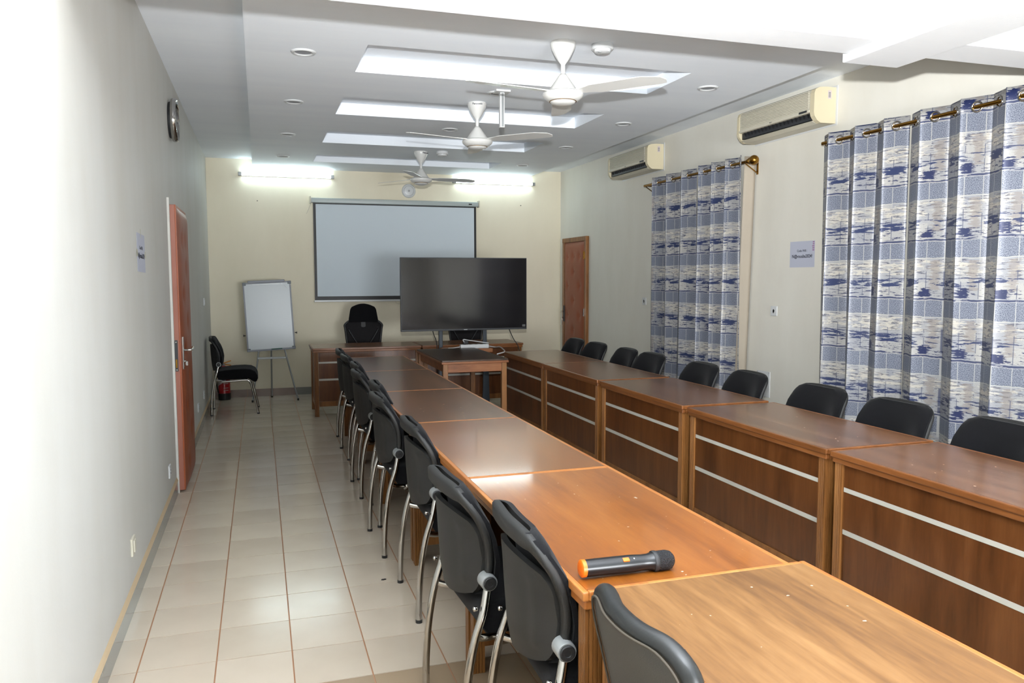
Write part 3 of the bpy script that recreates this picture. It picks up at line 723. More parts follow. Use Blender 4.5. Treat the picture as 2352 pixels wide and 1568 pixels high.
for x_ in (1.915, 2.425):
    b = BM(); extr(b, [(x_ - .045, 0), (x_ + .045, 0), (x_ + .028, .62), (x_ - .022, .62)], .045, .067, 'XZ'); obj('lower_post', b, M_STAND, ts)
    b = BM(); box(b, x_ - .035, x_ + .035, -.22, .40 if False else .175, .0, .045, .006); obj('foot', b, M_STAND, ts)
b = BM(); box(b, 1.88, 2.46, .066, .112, 1.30, 1.36, .004); box(b, 1.88, 2.46, .066, .112, .60, .66, .004); obj('crossbar', b, M_STAND, ts)
b = BM(); box(b, 1.90, 2.435, -.20, .066, .690, .735, .003); obj('shelf', b, V_STOOL, ts)
# power strip + plug on the shelf
ps = thing('power_strip', 'white power strip lying behind the small table below the television', 'power strip', (0, 8.36, .735))
b = BM(); box(b, 2.08, 2.40, -.03, .035, 0, .045, .008); obj('housing', b, M_WHITE, ps)
for k in range(4):
    b = BM(); lathe(b, [(0, .0015), (.014, .0015), (.019, 0), (0, 0)], (2.13 + k * .065, .0, .045), 'Z', 14); obj('socket', b, M_DGREY, ps)
b = BM(); tube(b, [(2.40, 0, .02), (2.45, -.10, .015), (2.44, -.3, .035), (2.40, -.55, .034), (2.34, -.80, .03), (2.225, -.93, .022)], .006); tube(b, [(2.08, .0, .02), (2.0, -.02, .012), (1.93, -.06, .012)], .005); tube(b, [(2.13, 0, .06), (2.11, -.02, .10), (2.18, -.02, .09), (2.30, 0, .07), (2.40, -.02, .055)], .005); obj('cable', b, M_WHITE, ps, smooth=True)
b = BM(); box(b, 2.115, 2.175, -.01, .04, .046, .09, .008); obj('plug', b, M_BLACK, ps)
tag(tubeo('power_cable', [(1.80, 8.53, .99), (1.81, 8.49, .90), (1.83, 8.42, .8), (1.83, 8.40, .62), (1.86, 8.42, .3), (1.9, 8.43, .02)], .005, M_BLACK), 'black cable hanging from the left half of the television', 'cable')
tag(tubeo('power_cable', [(2.68, 8.53, .99), (2.69, 8.50, .92), (2.72, 8.44, .82), (2.78, 8.42, .70), (2.80, 8.42, .4), (2.76, 8.44, .02)], .005, M_BLACK), 'black cable hanging from the right half of the television', 'cable')

# ------------------------------------------------------------------ projection screen
sc_ = thing('projection_screen', 'pulled-down grey projection screen with black border on the back wall', 'projection screen', (0, YB, 0))
b = BM(); box(b, .655, 2.868, -.085, -.015, 2.470, 2.532, .012); obj('casing', b, plain('casing_white', srgb(196, 206, 204), .4), sc_, smooth=True, angle=40)
for x_ in (.640, 2.868):
    b = BM(); box(b, x_, x_ + .018, -.09, -.002, 2.462, 2.55, .003); obj('end_cap', b, M_IVORY, sc_)
b = BM(); box(b, .682, 2.842, -.052, -.0505, 1.222, 2.475); obj('border', b, M_BLACK, sc_)
b = BM(); box(b, .714, 2.812, -.054, -.0525, 1.272, 2.455); obj('fabric', b, M_SCREEN, sc_)
b = BM(); box(b, .672, 2.852, -.060, -.042, 1.200, 1.224, .004); obj('bottom_bar', b, M_WHITE, sc_)
b = BM(); box(b, 2.73, 2.775, -.0872, -.0845, 2.492, 2.508); obj('logo_plate', b, M_BLACK, sc_)
b = BM(); tube(b, [(.66, -.05, 2.48), (.645, -.05, 2.43), (.60, -.03, 2.33)], .002, 6); tube(b, [(1.72, -.05, 1.20), (1.75, -.05, 1.165), (1.80, -.05, 1.17), (1.81, -.05, 1.20)], .002, 6); obj('pull_cord', b, M_IVORY, sc_)

# round device with dotted ring on the back wall
wd = thing('wall_speaker', 'round white wall device with a dotted ring above the projection screen', 'speaker', (1.928, YB, 2.662))
b = BM(); lathe(b, [(0, .022), (.070, .022), (.086, .016), (.093, .006), (.093, 0), (0, 0)], (0, 0, 0), '-Y', 40); obj('housing', b, M_WHITE, wd, smooth=True, angle=50)
b = BM()
for k in range(48):
    a = 2 * PI * k / 48; lathe(b, [(0, .001), (.0028, .001), (.0028, 0), (0, 0)], (.064 * math.cos(a), -.022, .064 * math.sin(a)), '-Y', 6)
o = obj('dot_ring', b, M_DGREY, wd); o['kind'] = 'stuff'
b = BM(); lathe(b, [(.006, .002), (.011, .002), (.011, 0), (.006, 0)], (0, -.022, 0), '-Y', 16); obj('centre_ring', b, M_DGREY, wd)

# tube lights
for x0, x1, lab in ((-.214, .954, 'glowing fluorescent tube on the left half of the back wall'), (2.525, 3.696, 'glowing fluorescent tube on the right half of the back wall')):
    t = thing('tube_light', lab, 'light', (0, YB, 2.806), 0, 'tube lights on the back wall')
    b = BM(); box(b, x0 + .03, x1 - .03, -.022, 0, -.022, .004, .003); obj('batten', b, M_WHITE, t)
    b = BM(); cyl(b, (x0 + .042, -.040, -.002), (x1 - .042, -.040, -.002), .0165, 14); obj('tube', b, M_EMIT, t, smooth=True, angle=50)
    for xx in (x0, x1 - .042):
        b = BM(); box(b, xx, xx + .042, -.058, 0, -.024, .02, .004); obj('end_cap', b, M_STEELG, t)

# ------------------------------------------------------------------ flip chart
fc = thing('flip_chart', 'white flip chart easel on three thin legs left of the front desks', 'flip chart', (.12, 10.0, 0))
tl = Matrix.Translation((0, .075, .63)) @ Matrix.Rotation(-.045, 4, 'Y') @ Matrix.Rotation(-.06, 4, 'X')   # board frame: x -.28..+.28, z 0..0.83
def bx(b, *a, bev=0): box(b, *a, bev, mat=tl)
b = BM(); bx(b, -.262, .268, -.004, .010, .012, .822); obj('board', b, M_WBOARD, fc)
b = BM(); bx(b, -.280, -.262, -.010, .012, 0, .835, bev=.003); bx(b, .268, .286, -.010, .012, 0, .835, bev=.003); bx(b, -.28, .286, -.010, .012, .818, .836, bev=.003); bx(b, -.28, .286, -.014, .012, -.004, .016, bev=.003); obj('frame', b, M_ALU, fc)
for cx_ in (-.28, .250):
    for cz_ in (-.006, .80):
        b = BM(); bx(b, cx_ - .002, cx_ + .040, -.013, .014, cz_, cz_ + .038, bev=.006); obj('corner_cap', b, plain('grey_cap', srgb(128, 134, 140), .5) if 'grey_cap' not in bpy.data.materials else bpy.data.materials['grey_cap'], fc)
b = BM(); bx(b, -.22, .215, -.022, .0, .828, .856, bev=.006); cl = obj('clamp', b, M_ALU, fc)
b = BM(); bx(b, -.17, .17, -.012, -.009, .80, .816); obj('clamp_bar', b, M_STEELG, fc)
b = BM(); bx(b, -.20, .21, -.034, -.008, -.006, .004, bev=.002); obj('pen_tray', b, M_ALU, fc)
b = BM(); vs = None; cyl(b, tl @ Vector((.0, -.022, .010)), tl @ Vector((.13, -.022, .010)), .007, 10); obj('marker', b, M_GREEN, fc)
b = BM(); tube(b, [tl @ Vector(p) for p in ((.21, -.006, .79), (.225, -.006, .765), (.25, -.006, .74))], .002, 6); tube(b, [tl @ Vector(p) for p in ((.245, -.006, .77), (.26, -.006, .765))], .002, 6); obj('scratch', b, M_WHITE, fc)
for s in (-1, 1):
    b = BM(); p = tl @ Vector((.003 + s * .290, .002, .195)); cyl(b, p, p + Vector((s * .022, 0, 0)), .006, 8); cyl(b, p + Vector((s * .018, 0, 0)), p + Vector((s * .026, 0, 0)), .013, 10); obj('knob', b, M_BLACK, fc)
legs = [((-.13, .10, .75), (-.235, .02, .008)), ((.13, .10, .75), (.301, .014, .008)), ((.0, .14, .75), (-.003, .379, .008))]
for p0, p1 in legs:
    b = BM(); cyl(b, p0, p1, .0095, 12); lg = obj('leg', b, M_STEELG, fc, smooth=True, angle=50)
    b = BM(); cyl(b, (p1[0], p1[1], 0), (p1[0] , p1[1], .026), .0125, 12); obj('foot', b, M_BLACK, lg)
b = BM(); box(b, -.165, .170, .055, .072, .520, .545, .002); obj('crossbar', b, M_STEELG, fc)

# ------------------------------------------------------------------ fire extinguisher
fe = thing('fire_extinguisher', 'red fire extinguisher with orange levers standing in the back left corner', 'fire extinguisher', (-.450, 10.37, 0))
b = BM(); lathe(b, [(0, 0), (.070, 0), (.072, .006), (.072, .085), (0, .085)], seg=28); obj('base_ring', b, M_BLACKP, fe, smooth=True, angle=40)
b = BM(); lathe(b, [(0, .08), (.0705, .08), (.0705, .36), (.066, .385), (.052, .405), (.03, .418), (.02, .424), (0, .424)], seg=28); obj('cylinder', b, M_RED, fe, smooth=True, angle=40)
b = BM()
n = 12; a0, a1 = -PI * .93, -PI * .12
pr = [(.0712 * math.cos(a0 + (a1 - a0) * k / n), .0712 * math.sin(a0 + (a1 - a0) * k / n)) for k in range(n + 1)]
for k in range(n):
    z0a = .17 + .10 * (k / n); z0b = .17 + .10 * ((k + 1) / n)
    v = [b.verts.new((pr[k][0], pr[k][1], z0a)), b.verts.new((pr[k + 1][0], pr[k + 1][1], z0b)), b.verts.new((pr[k + 1][0], pr[k + 1][1], .30)), b.verts.new((pr[k][0], pr[k][1], .30))]
    if k < 8: b.faces.new(v)
    w = [b.verts.new((pr[k][0], pr[k][1], .372)), b.verts.new((pr[k + 1][0], pr[k + 1][1], .372)), b.verts.new((pr[k + 1][0] * .99, pr[k + 1][1] * .99, .364)), b.verts.new((pr[k][0] * .99, pr[k][1] * .99, .364))]
obj('label', b, M_LABELW, fe)
b = BM()
for z in (.225, .205, .12, .15): box(b, -.005, .050, -.0725, -.058, z, z + .006)
obj('label_print', b, M_LABELW, fe)
b = BM(); cyl(b, (0, 0, .42), (0, 0, .455), .016); obj('valve', b, M_STEELG, fe)
b = BM(); box(b, -.008, .095, -.009, .009, 0, .012, .003, mat=Matrix.Translation((0, 0, .45)) @ Matrix.Rotation(-.32, 4, 'Y')); box(b, -.008, .09, -.009, .009, 0, .012, .003, mat=Matrix.Translation((0, 0, .44)) @ Matrix.Rotation(.22, 4, 'Y')); obj('lever', b, M_YELLOW, fe)
b = BM(); tube(b, [(-.01, 0, .445), (-.06, -.01, .44), (-.088, -.02, .36), (-.088, -.02, .22), (-.075, -.02, .12), (-.065, -.04, .10)], .009); obj('hose', b, M_BLACK, fe, smooth=True)

# ------------------------------------------------------------------ ceiling fans
def make_fan(R=.64):
    t = thing('ceiling_fan', None, 'fan')   # origin at hub centre; z=0 hub
    zc_ = .29
    b = BM(); lathe(b, [(0, zc_), (.074, zc_), (.076, zc_ - .012), (.068, zc_ - .04), (.05, zc_ - .075), (.03, zc_ - .108), (.016, zc_ - .125), (.014, zc_ - .13), (0, zc_ - .13)], seg=36); cn = obj('canopy', b, M_FANW, t, smooth=True, angle=50)
    b = BM(); cyl(b, (0, 0, .09), (0, 0, zc_ - .12), .013, 16); obj('downrod', b, M_FANW, t, smooth=True, angle=50)
    b = BM(); lathe(b, [(0, .108), (.018, .107), (.030, .092), (.050, .062), (.070, .035), (.083, .012), (.086, .006), (0, .006)], seg=36); bl_ = obj('motor_cover', b, M_FANW, t, smooth=True, angle=50)
    b = BM(); lathe(b, [(.0, .007), (.083, .007), (.083, .002), (0, .002)], seg=36); obj('gap_ring', b, M_DGREY, t)
    b = BM(); lathe(b, [(0, .003), (.10, .003), (.118, -.004), (.122, -.014), (.116, -.028), (.098, -.044), (.080, -.052), (0, -.052)], seg=40); obj('hub', b, M_FANW, t, smooth=True, angle=50)
    b = BM(); lathe(b, [(0, -.050), (.081, -.0505), (.081, -.0545), (0, -.0545)], seg=36); obj('trim_ring', b, M_BRASS, t, smooth=True, angle=40)
    b = BM(); lathe(b, [(0, -.052), (.077, -.053), (.068, -.064), (.04, -.072), (0, -.074)], seg=36); obj('cap', b, M_FANW, t, smooth=True, angle=50)
    for k in range(3):
        a = 2 * PI * k / 3; rot = Matrix.Rotation(a, 4, 'Z') @ Matrix.Translation((0, 0, -.002)) @ Matrix.Rotation(math.radians(-9), 4, 'X')
        b = BM()
        out = [(.10, -.030), (.17, -.045), (.20, -.060), (R - .12, -.068), (R - .02, -.030), (R, .015), (R - .012, .055), (R - .05, .064), (.22, .062), (.18, .045), (.10, .030)]
        vs = extr(b, out, -.002, .002); bmesh.ops.transform(b, matrix=rot, verts=vs); bld = obj('blade', b, M_FANW, t)
        b = BM(); vs = box(b, .085, .20, -.024, .024, .0021, .006, .001); bmesh.ops.transform(b, matrix=rot, verts=list(b.verts)); obj('blade_bracket', b, M_FANW, bld)
    return t
fan = make_fan()
specs = [((1.745, 4.45), 70, 'white three-bladed ceiling fan nearest the viewer'), ((1.688, 6.17), 77, 'white ceiling fan in the middle of the three'), ((1.735, 8.70), 5, 'white ceiling fan farthest away, above the projection screen')]
for i, ((x, y), a, lab) in enumerate(specs):
    f = fan if i == 0 else dup(fan); f.location = (x, y, ZP - .29); f.rotation_euler = (0, 0, math.radians(a)); f['label'] = lab; f['group'] = 'ceiling fans'
    if i:
        cn = [c for c in f.children if c.name.startswith('canopy')][0]
        ang = math.radians(-103) if i == 1 else math.radians(-58)
        d_ = Vector((math.cos(ang), math.sin(ang), 0)); q = Matrix.Rotation(ang + PI / 2, 4, 'Z') @ Matrix.Rotation(math.radians(90 + 14), 4, 'X')
        zq = Matrix.Rotation(-math.radians(a), 4, 'Z')
        text_mesh('lettering', 'Panasonic', .020, M_INK, cn, zq @ (d_ * .0765 + Vector((0, 0, .27))), (zq @ q).to_quaternion().to_matrix(), bold=.0004)

# downlights
def make_dl():
    t = thing('downlight', None, 'downlight')
    b = BM(); lathe(b, [(.050, -.001), (.058, -.010), (.068, -.009), (.077, -.001), (.077, .0), (.05, 0)], seg=36); obj('ring', b, M_WHITE, t, smooth=True, angle=60)
    b = BM(); lathe(b, [(0, -.0025), (.052, -.0025), (.052, .0), (0, .0)], seg=36); obj('diffuser', b, plain('diffuser_grey', srgb(168, 172, 178), .5), t)
    return t
dl = make_dl()
dls = [(.296, 5.108, 'nearest round downlight in the left line'), (.296, 6.54, 'second round downlight in the left line'), (.299, 8.02, 'third round downlight in the left line'), (.296, 9.45, 'farthest round downlight in the left line, by the left tube light'),
       (3.17, 5.18, 'nearest round downlight in the right line'), (3.17, 6.59, 'second round downlight in the right line'), (3.155, 7.95, 'third round downlight in the right line'), (3.14, 9.35, 'farthest round downlight in the right line, by the right tube light'),
       (1.745, 5.79, 'round downlight beside the white ceiling post, shaded by a fan blade'), (1.738, 7.32, 'round downlight just left of the middle fan')]
for i, (x, y, lab) in enumerate(dls):
    o = dl if i == 0 else dup(dl); o.location = (x, y, ZP); o['label'] = lab; o['group'] = 'ceiling downlights'
# smoke detectors
def make_sd():
    t = thing('smoke_detector', None, 'smoke detector')
    b = BM(); lathe(b, [(0, 0), (.062, 0), (.065, -.006), (.065, -.026), (.058, -.032), (0, -.032)], seg=32); obj('base', b, M_WHITE, t, smooth=True, angle=40)
    b = BM(); lathe(b, [(0, -.030), (.050, -.030), (.050, -.036), (.046, -.046), (.036, -.050), (0, -.051)], seg=32); obj('sensor_cap', b, M_WHITE, t, smooth=True, angle=40)
    b = BM(); box(b, -.035, -.015, -.02, -.012, -.0525, -.050); obj('indicator', b, M_STEELG, t)
    return t
sd = make_sd(); sd.location = (1.985, 4.42, ZP); sd['label'] = 'round white smoke detector right of the nearest fan'; sd['group'] = 'smoke detectors'
s2 = dup(sd); s2.location = (1.957, 8.62, ZP); s2['label'] = 'round white smoke detector right of the farthest fan'
# white ceiling post
cp = thing('ceiling_mount', 'white T-shaped mounting post hanging from the ceiling between the fans', 'ceiling mount', (1.755, 5.72, ZP))
b = BM(); box(b, -.055, .055, -.05, .05, -.014, 0, .002); obj('plate', b, M_WHITE, cp)
b = BM(); box(b, -.018, .018, -.018, .018, -.268, -.014, .003); obj('post', b, M_WHITE, cp)
b = BM(); box(b, -.006, .010, -.0195, -.018, -.262, -.02); obj('groove', b, M_STEELG, cp)
# soot smudge
# ------------------------------------------------------------------ air conditioners (on right wall, facing -X)
def make_ac(L):
    t = thing('air_conditioner', None, 'air conditioner')     # origin: wall plane, y centre, z bottom 0..0.265
    h = .262; d = .195
    # end-cap body profile in XZ (x negative = out of wall)
    pr = [(0, h), (-.09, h), (-.150, h - .006), (-.183, h - .022), (-.193, h - .05), (-.195, .075), (-.188, .048), (-.165, .018), (-.135, 0), (0, 0)]
    b = BM(); extr(b, pr, -L / 2, -L / 2 + .045, 'XZ'); obj('end_cover', b, M_IVORY2, t)
    b = BM(); extr(b, pr, L / 2 - .03, L / 2, 'XZ'); obj('end_cover', b, M_IVORY2, t)
    b = BM()
    pm = [(0, h), (-.09, h), (-.150, h - .006), (-.178, h - .022), (-.187, h - .05), (-.188, .078), (-.10, .078), (-.10, .03), (-.13, .001), (0, 0)]
    extr(b, pm, -L / 2 + .045, L / 2 - .03, 'XZ'); obj('body', b, M_IVORY, t)
    for k in range(11):
        z = .112 + k * .0115; b = BM(); box(b, -.1960, -.186, -L / 2 + .065, L / 2 - .05, z, z + .0066, .001); obj('louvre', b, M_IVORY, t)
    b = BM(); box(b, -.1985, -.190, -L / 2 + .05, L / 2 - .035, .080, .098, .003); obj('lower_lip', b, M_IVORY, t)
    b = BM(); box(b, -.165, -.101, -L / 2 + .05, L / 2 - .035, .028, .076); obj('outlet', b, M_DGREY, t)
    b = BM(); extr(b, [(-.170, .016), (-.166, .021), (-.122, .004), (-.126, -.001)], -L / 2 + .05, L / 2 - .035, 'XZ'); obj('flap', b, M_IVORY, t)
    n = 18
    for k in range(n):
        yy_ = -L / 2 + .09 + (L - .18) * k / (n - 1); b = BM(); extr(b, [(-.185, .074), (-.165, .074), (-.160, .044), (-.176, .05)], yy_ - .0015, yy_ + .0015, 'XZ'); obj('vane', b, M_BLACK, t)
    b = BM(); box(b, -.2005, -.196, -L / 2 + .075, -L / 2 + .165, .084, .096 + .004, .001); obj('display', b, M_DGREY, t)
    b = BM(); lathe(b, [(0, .001), (.005, .001), (.005, 0), (0, 0)], (-.1985, .028, .090), '-X', 14); obj('emblem', b, M_DGREY, t)
    rot = Matrix(((0, 0, -1), (-1, 0, 0), (0, 1, 0)))
    text_mesh('lettering', 'LG', .012, M_DGREY, t, Vector((-.1988, .012, .090)), rot)
    b = BM(); box(b, -.075, -.045, -L / 2 - .001, -L / 2 + .001, h - .085, h - .025); stk = obj('sticker', b, M_LABELW, t)
    b = BM(); 
    for k in range(4): box(b, -.070, -.052, -L / 2 - .0018, -L / 2, h - .074 + k * .010, h - .069 + k * .010)
    obj('sticker_print', b, plain('sticker_grey', srgb(110, 120, 118), .6), stk)
    b = BM(); box(b, -.004, 0, -L / 2 - .018, L / 2 + .012, -.012, h + .014); obj('wall_patch', b, M_WHITE, t)
    return t
ac = make_ac(.98); ac.location = (XR, 5.415, 2.642); ac['label'] = 'nearer yellowed wall air conditioner above the near curtains'; ac['group'] = 'wall air conditioners'
a2 = dup(ac); a2.location = (XR, 8.025, 2.645); a2['label'] = 'farther yellowed wall air conditioner above the far curtains'

# ------------------------------------------------------------------ curtains and rods
RXC, RZ = 3.97, 2.487
def curtain(name, y0, y1, per, zt, zb, label, flare=0., seed=1, phase=0, wob=.02):
    n = abs(y1 - y0) / per; NU = int(n * 26); NV = 40
    rr = random.Random(seed); A = .042
    amp = [rr.uniform(.8, 1.25) for _ in range(int(n) + 3)]; ph = [rr.uniform(-.6, .6) for _ in range(4)]
    t = bpy.data.objects.new(name, None); 
    b = BM(); uvl = b.loops.layers.uv.new('UVMap')
    def pt(u, v):
        a = 2 * PI * n * u + phase; k = int(n * u)
        loose = (1 - v) ** 1.2
        x = RXC + A * math.cos(a) * (1 + loose * (amp[k] - 1) * 1.6) + loose * .018 * math.sin(a * .37 + ph[0])
        y = y0 + (y1 - y0) * u + .026 * math.sin(2 * a) * (1 - .5 * loose) + loose * (wob * math.sin(a * .5 + ph[1]) + flare * (u - .5)) 
        return Vector((min(x, XR - .012), y, zb + (zt - zb) * v))
    # arc length along u at top
    us = [0]; 
    for i in range(NU): us.append(us[-1] + (pt((i + 1) / NU, 1) - pt(i / NU, 1)).length)
    V = [[b.verts.new(pt(i / NU, j / NV)) for j in range(NV + 1)] for i in range(NU + 1)]
    for i in range(NU):
        for j in range(NV):
            f = b.faces.new((V[i][j], V[i + 1][j], V[i + 1][j + 1], V[i][j + 1]))
            for l, (a_, c_) in zip(f.loops, ((i, j), (i + 1, j), (i + 1, j + 1), (i, j + 1))): l[uvl].uv = (us[a_] + seed * .13, zb + (zt - zb) * c_ / NV)
    o = obj(name, b, M_CURT, None, smooth=True); tag(o, label, 'curtain', 'patterned window curtains')
    sol = o.modifiers.new('thickness', 'SOLIDIFY'); sol.thickness = .002
    # eyelets where the cloth crosses the rod line
    k = 0
    while True:
        a = PI / 2 + k * PI; u = (a - phase) / (2 * PI * n); k += 1
        if u < .01: continue
        if u > .99: break
        vz = (RZ - zb) / (zt - zb); p = pt(u, vz); tdir = (pt(u + .002, vz) - pt(u - .002, vz)).normalized(); nrm = tdir.cross(Vector((0, 0, 1))).normalized()
        bb_ = BM(); c0 = Vector((RXC, p.y, RZ)); path = [c0 + tdir * .028 * math.cos(q * PI / 8) + Vector((0, 0, 1)) * .028 * math.sin(q * PI / 8) for q in range(16)]
        sweep(bb_, path, circ(.0065, 8), closed=True); obj('eyelet', bb_, M_CHROME, o, smooth=True)
    return o
curtain('curtain', 4.90, 4.105, .265, 2.545, .12, 'left panel of the near patterned curtains, beside the paper notice', seed=2, phase=.6)
curtain('curtain', 4.10, 2.55, .295, 2.545, .12, 'right panel of the near patterned curtains, cut by the frame edge', seed=3, phase=.2)
curtain('curtain', 7.60, 6.67, .300, 2.545, .12, 'left panel of the far patterned curtains', seed=4, phase=.4)
curtain('curtain', 6.66, 5.90, .222, 2.545, .12, 'right panel of the far patterned curtains, under the brass ball', seed=5, phase=.2, wob=.01, flare=-.05)
b = BM()
def ln(u, v): z = .12 + 2.42 * v; return Vector((3.985 + .10 * u, 5.905 - .02 * u + .10 * (1 - v) * (1 - u * .0), z))
tgrid(b, 4, 20, ln, lambda u, v: (0, .003, 0)); tag(obj('curtain_lining', b, M_LINING, None, smooth=True), 'narrow beige lining strip at the right edge of the far curtains', 'curtain')
def rod(y0, y1, label, ball0, ball1):
    t = thing('curtain_rod', label, 'curtain rod', (0, 0, 0), 0, 'brass curtain rods')
    b = BM(); cyl(b, (RXC, y0, RZ), (RXC, y1, RZ), .0125, 16); obj('pole', b, M_BRASS, t, smooth=True, angle=50)
    for y_, s, on in ((y0, -1, ball0), (y1, 1, ball1)):
        if on:
            b = BM(); lathe(b, [(0, 0), (.017, 0), (.020, .01), (.016, .02), (.019, .03), (.030, .045), (.030, .052), (.024, .058), (.034, .07), (.040, .085), (.041, .10), (.037, .115), (.026, .13), (.010, .137), (0, .138)], (RXC, y_, RZ), 'Y' if s > 0 else '-Y', 24); obj('finial', b, M_BRASS, t, smooth=True, angle=35)
        b = BM(); yb = y_ - s * .03; cyl(b, (RXC, yb, RZ), (XR, yb, RZ - .005), .007, 10); cyl(b, (RXC, yb, RZ - .01), (XR, yb, RZ - .09), .005, 8); box(b, XR - .006, XR, yb - .012, yb + .012, RZ - .10, RZ + .015, .002); obj('bracket', b, M_BRASS, t)
    return t
rod(2.5, 4.905, 'brass rod of the near curtains', 0, 0)
rod(5.845, 7.72, 'brass rod of the far curtains with a ball finial', 1, 0)

# ------------------------------------------------------------------ wall fittings
def sheet(loc, normal, w, h, label, tilt, stamp):
    t = thing('paper_notice', label, 'notice', loc, 0, 'wifi code notices')
    # local: u = text direction, n = normal
    n = Vector(normal); up = Vector((0, 0, 1)); u = up.cross(n).normalized()
    rot = Matrix((u, up, n)).transposed() @ Matrix.Rotation(tilt, 3, 'Z')
    b = BM(); box(b, -w / 2, w / 2, -h / 2, h / 2, 0, .0012, mat=rot.to_4x4()); obj('sheet', b, M_PAPER, t)
    text_mesh('lettering', 'Code Wifi :', .026, M_INK, t, rot @ Vector((0, h * .13, .0014)), rot, bold=.0003, ext=.0003)
    text_mesh('lettering', 'N@vouuba2024!', .036, M_INK, t, rot @ Vector((0, -h * .08, .0014)), rot, bold=.0008, ext=.0003, sx=.98)
    if stamp:
        b = BM()
        for k, wd_ in enumerate((.018, .018, .024, .021, .020)): box(b, w / 2 - .006 - wd_, w / 2 - .005, h / 2 - .014 - k * .0155, h / 2 - .006 - k * .0155, .0012, .0017, mat=rot.to_4x4())
        obj('stamp', b, M_PINK, t)
    for q in ((0, h / 2 + .003), (-w / 2 - .003, -h * .02), (w / 2 + .003, -h * .02)):
        if stamp: continue
        b = BM(); wx, hy = (.012, .045) if q[0] == 0 else (.03, .035); box(b, q[0] - wx / 2, q[0] + wx / 2, q[1] - hy / 2, q[1] + hy / 2, .0013, .0018, mat=rot.to_4x4()); obj('tape', b, M_TAPE, t)
    return t
sheet((XR - .001, 5.262, 1.690), (-1, 0, 0), .297, .205, 'paper wifi notice on the right wall between the curtains', -.0, True)
sheet((XL + .001, 4.578, 1.645), (1, 0, 0), .28, .200, 'paper wifi notice taped on the left wall before the door', -.02, False)
def outlet(loc, normal, label, mat=None, kind='socket', w=.082):
    t = thing('wall_socket', label, 'socket', loc, 0, 'wall sockets'); n = Vector(normal); up = Vector((0, 0, 1)); u = up.cross(n).normalized(); r = Matrix((u, up, n)).transposed().to_4x4()
    mat = mat or M_WHITE
    b = BM(); box(b, -w / 2, w / 2, -w / 2, w / 2, 0, .010, .003, mat=r); obj('plate', b, mat, t)
    if kind == 'socket':
        b = BM(); lathe(b, [(.013, .001), (.019, .002), (.021, 0), (0, 0), (0, .0005)], (0, 0, .0100), 'Z', 18); bmesh.ops.transform(b, matrix=r, verts=list(b.verts)); obj('rim', b, mat, t)
        b = BM()
        for yy_ in (-.012, .010): box(b, -.006, .006, yy_ - .005, yy_ + .005, .0095, .0122, mat=r)
        obj('pin_hole', b, M_DGREY, t)
    else:
        b = BM(); box(b, -.018, .018, -.028, .028, .009, .016, .003, mat=r); obj('rocker', b, mat, t)
outlet((XR, 5.596, 1.228), (-1, 0, 0), 'white socket on the right wall below the paper notice')
outlet((XR, 7.93, 1.245), (-1, 0, 0), 'white socket on the right wall left of the far curtains')
outlet((XL, 5.47, .262), (1, 0, 0), 'white socket low on the left wall just before the door')
outlet((XL, 3.905, .285), (1, 0, 0), 'ivory socket low on the left wall, nearest the viewer', M_IVORY, 'switch')
outlet((XL, 8.03, .275), (1, 0, 0), 'white socket low on the left wall beyond the door')
outlet((XL, 8.84, .285), (1, 0, 0), 'white socket low on the left wall behind the lone chair')
outlet((XL, 9.32, 1.25), (1, 0, 0), 'white light switch on the left wall near the back corner', None, 'switch')
t = thing('blank_plate', 'square grey-white cover plate low on the right wall behind the chairs', 'wall plate', (XR, 5.72, .60))
b = BM(); box(b, -.008, 0, -.09, .09, -.11, .11, .003); obj('plate', b, M_WHITE, t)
for yy_, zz_ in ((-.08, .1), (.08, .1)):
    b = BM(); lathe(b, [(0, .002), (.004, .001), (.004, 0), (0, 0)], (-.008, yy_, zz_), '-X', 8); obj('screw', b, M_STEELG, t)
for x_, z_, lab in ((.004, 2.48, 'small dark nail in the back wall left of the screen'), (3.50, 2.509, 'small dark nail in the back wall right of the screen')):
    b = BM(); cyl(b, (x_, YB - .012, z_), (x_, YB, z_), .006, 10); tag(obj('nail', b, M_NAIL), lab, 'nail')

# left wall clock
wc = thing('wall_clock', 'round chrome-rimmed wall clock on the left wall above the door', 'clock', (XL, 6.16, 2.645))
wc.location = (XL, 6.30, 2.655)
b = BM(); lathe(b, [(0, 0), (.125, 0), (.130, .01), (.130, .030), (0, .030)], axis='X', seg=40); obj('case', b, M_BLACKP, wc, smooth=True, angle=40)
b = BM(); lathe(b, [(.120, .020), (.150, .020), (.155, .030), (.154, .050), (.145, .058), (.130, .050), (.124, .040)], axis='X', seg=48); obj('rim', b, M_CHROME, wc, smooth=True, angle=50)
b = BM(); lathe(b, [(0, .036), (.128, .036), (.128, .032), (0, .032)], axis='X', seg=40); obj('dial', b, M_WHITE, wc)
b = BM()
for k in range(12):
    a = k * PI / 6; m = Matrix.Rotation(a, 4, 'X'); box(b, .036, .0375, -.003, .003, .100, .118, mat=m)
obj('hour_marks', b, M_DGREY, wc)
for nm, L_, w_, a in (('hour_hand', .06, .005, 1.1), ('minute_hand', .09, .0035, -2.2)):
    b = BM(); box(b, .038, .0395, -w_, w_, -.012, L_, mat=Matrix.Rotation(a, 4, 'X')); obj(nm, b, M_BLACK, wc)
g_ = NT('clock_glass'); g_.set(Base_Color=(1, 1, 1, 1), Roughness=.03); g_.b.inputs['Transmission Weight'].default_value = 1; g_.b.inputs['IOR'].default_value = 1.2
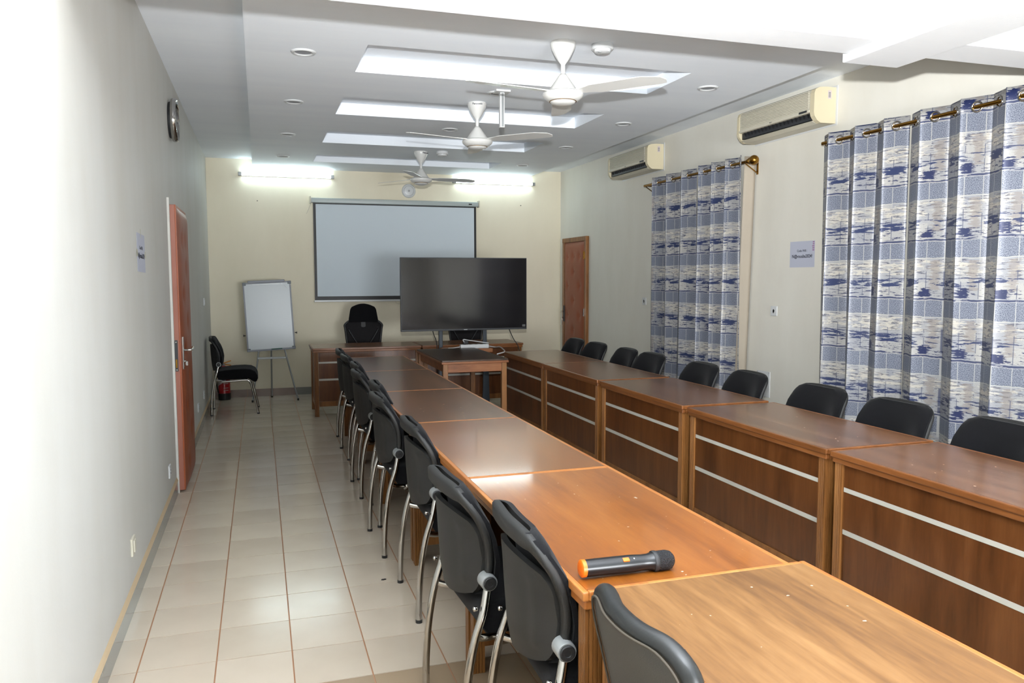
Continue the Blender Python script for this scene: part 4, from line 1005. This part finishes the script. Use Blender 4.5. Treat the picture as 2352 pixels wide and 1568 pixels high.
b = BM(); lathe(b, [(0, .050), (.128, .048), (.128, .0465), (0, .0485)], axis='X', seg=40); obj('glass', b, g_.m, wc, smooth=True)

# ------------------------------------------------------------------ microphone on the orange desk
mc = thing('microphone', 'black handheld wireless microphone with orange end cap on the glossy desk', 'microphone', (.760, 1.800, .7755))
mc.rotation_euler = (0, math.radians(0.5), math.radians(-1.5))
b = BM(); lathe(b, [(0, .008), (.022, .008), (.0225, .10), (.0225, .14), (.0205, .165), (.021, .185), (.025, .198), (0, .198)], axis='X', seg=28); obj('body', b, plain('mic_black', srgb(15, 16, 19), .3), mc, smooth=True, angle=50)
b = BM(); lathe(b, [(0, -.004), (.018, -.004), (.0225, -.001), (.0225, .009), (0, .009)], axis='X', seg=28); obj('end_cap', b, M_ORANGE, mc, smooth=True, angle=50)
b = BM(); lathe(b, [(0, .012), (.0255, .196), (.0275, .199), (.0275, .206), (.0255, .209), (0, .209)][1:], axis='X', seg=28); obj('collar', b, M_BLACKP, mc, smooth=True, angle=40)
b = BM(); lathe(b, [(0, .205), (.0255, .207), (.0262, .222), (.0262, .236), (.023, .248), (.015, .256), (0, .258)], axis='X', seg=28); gr = NT('grille'); gr.set(Base_Color=srgb(30, 30, 34), Roughness=.5, Metallic=.3)
vv_ = gr.n('ShaderNodeTexVoronoi'); vv_.inputs['Scale'].default_value = 420; cc_ = gr.n('ShaderNodeTexCoord'); gr.l(cc_.outputs['Object'], vv_.inputs['Vector']); gr.bump(vv_.outputs['Distance'], .9, .003)
obj('grille', b, gr.m, mc, smooth=True, angle=50)
b = BM(); box(b, .108, .126, -.010, .002, .0185, .0238, .002, mat=Matrix.Rotation(.5, 4, 'X')); obj('button', b, M_ORANGE, mc)
b = BM(); box(b, .138, .141, -.005, -.002, .0205, .0232, mat=Matrix.Rotation(.5, 4, 'X')); obj('indicator', b, M_WHITE, mc)

b = BM(); extr(b, [(-.012, -.003), (.0, -.006), (.013, -.001), (.008, .005), (-.008, .004)], 0, .004); tag(obj('scrap', b, M_BLACK), 'tiny black scrap lying on the floor tiles beside a chair leg', 'debris').location = (.555, 3.86, 0)
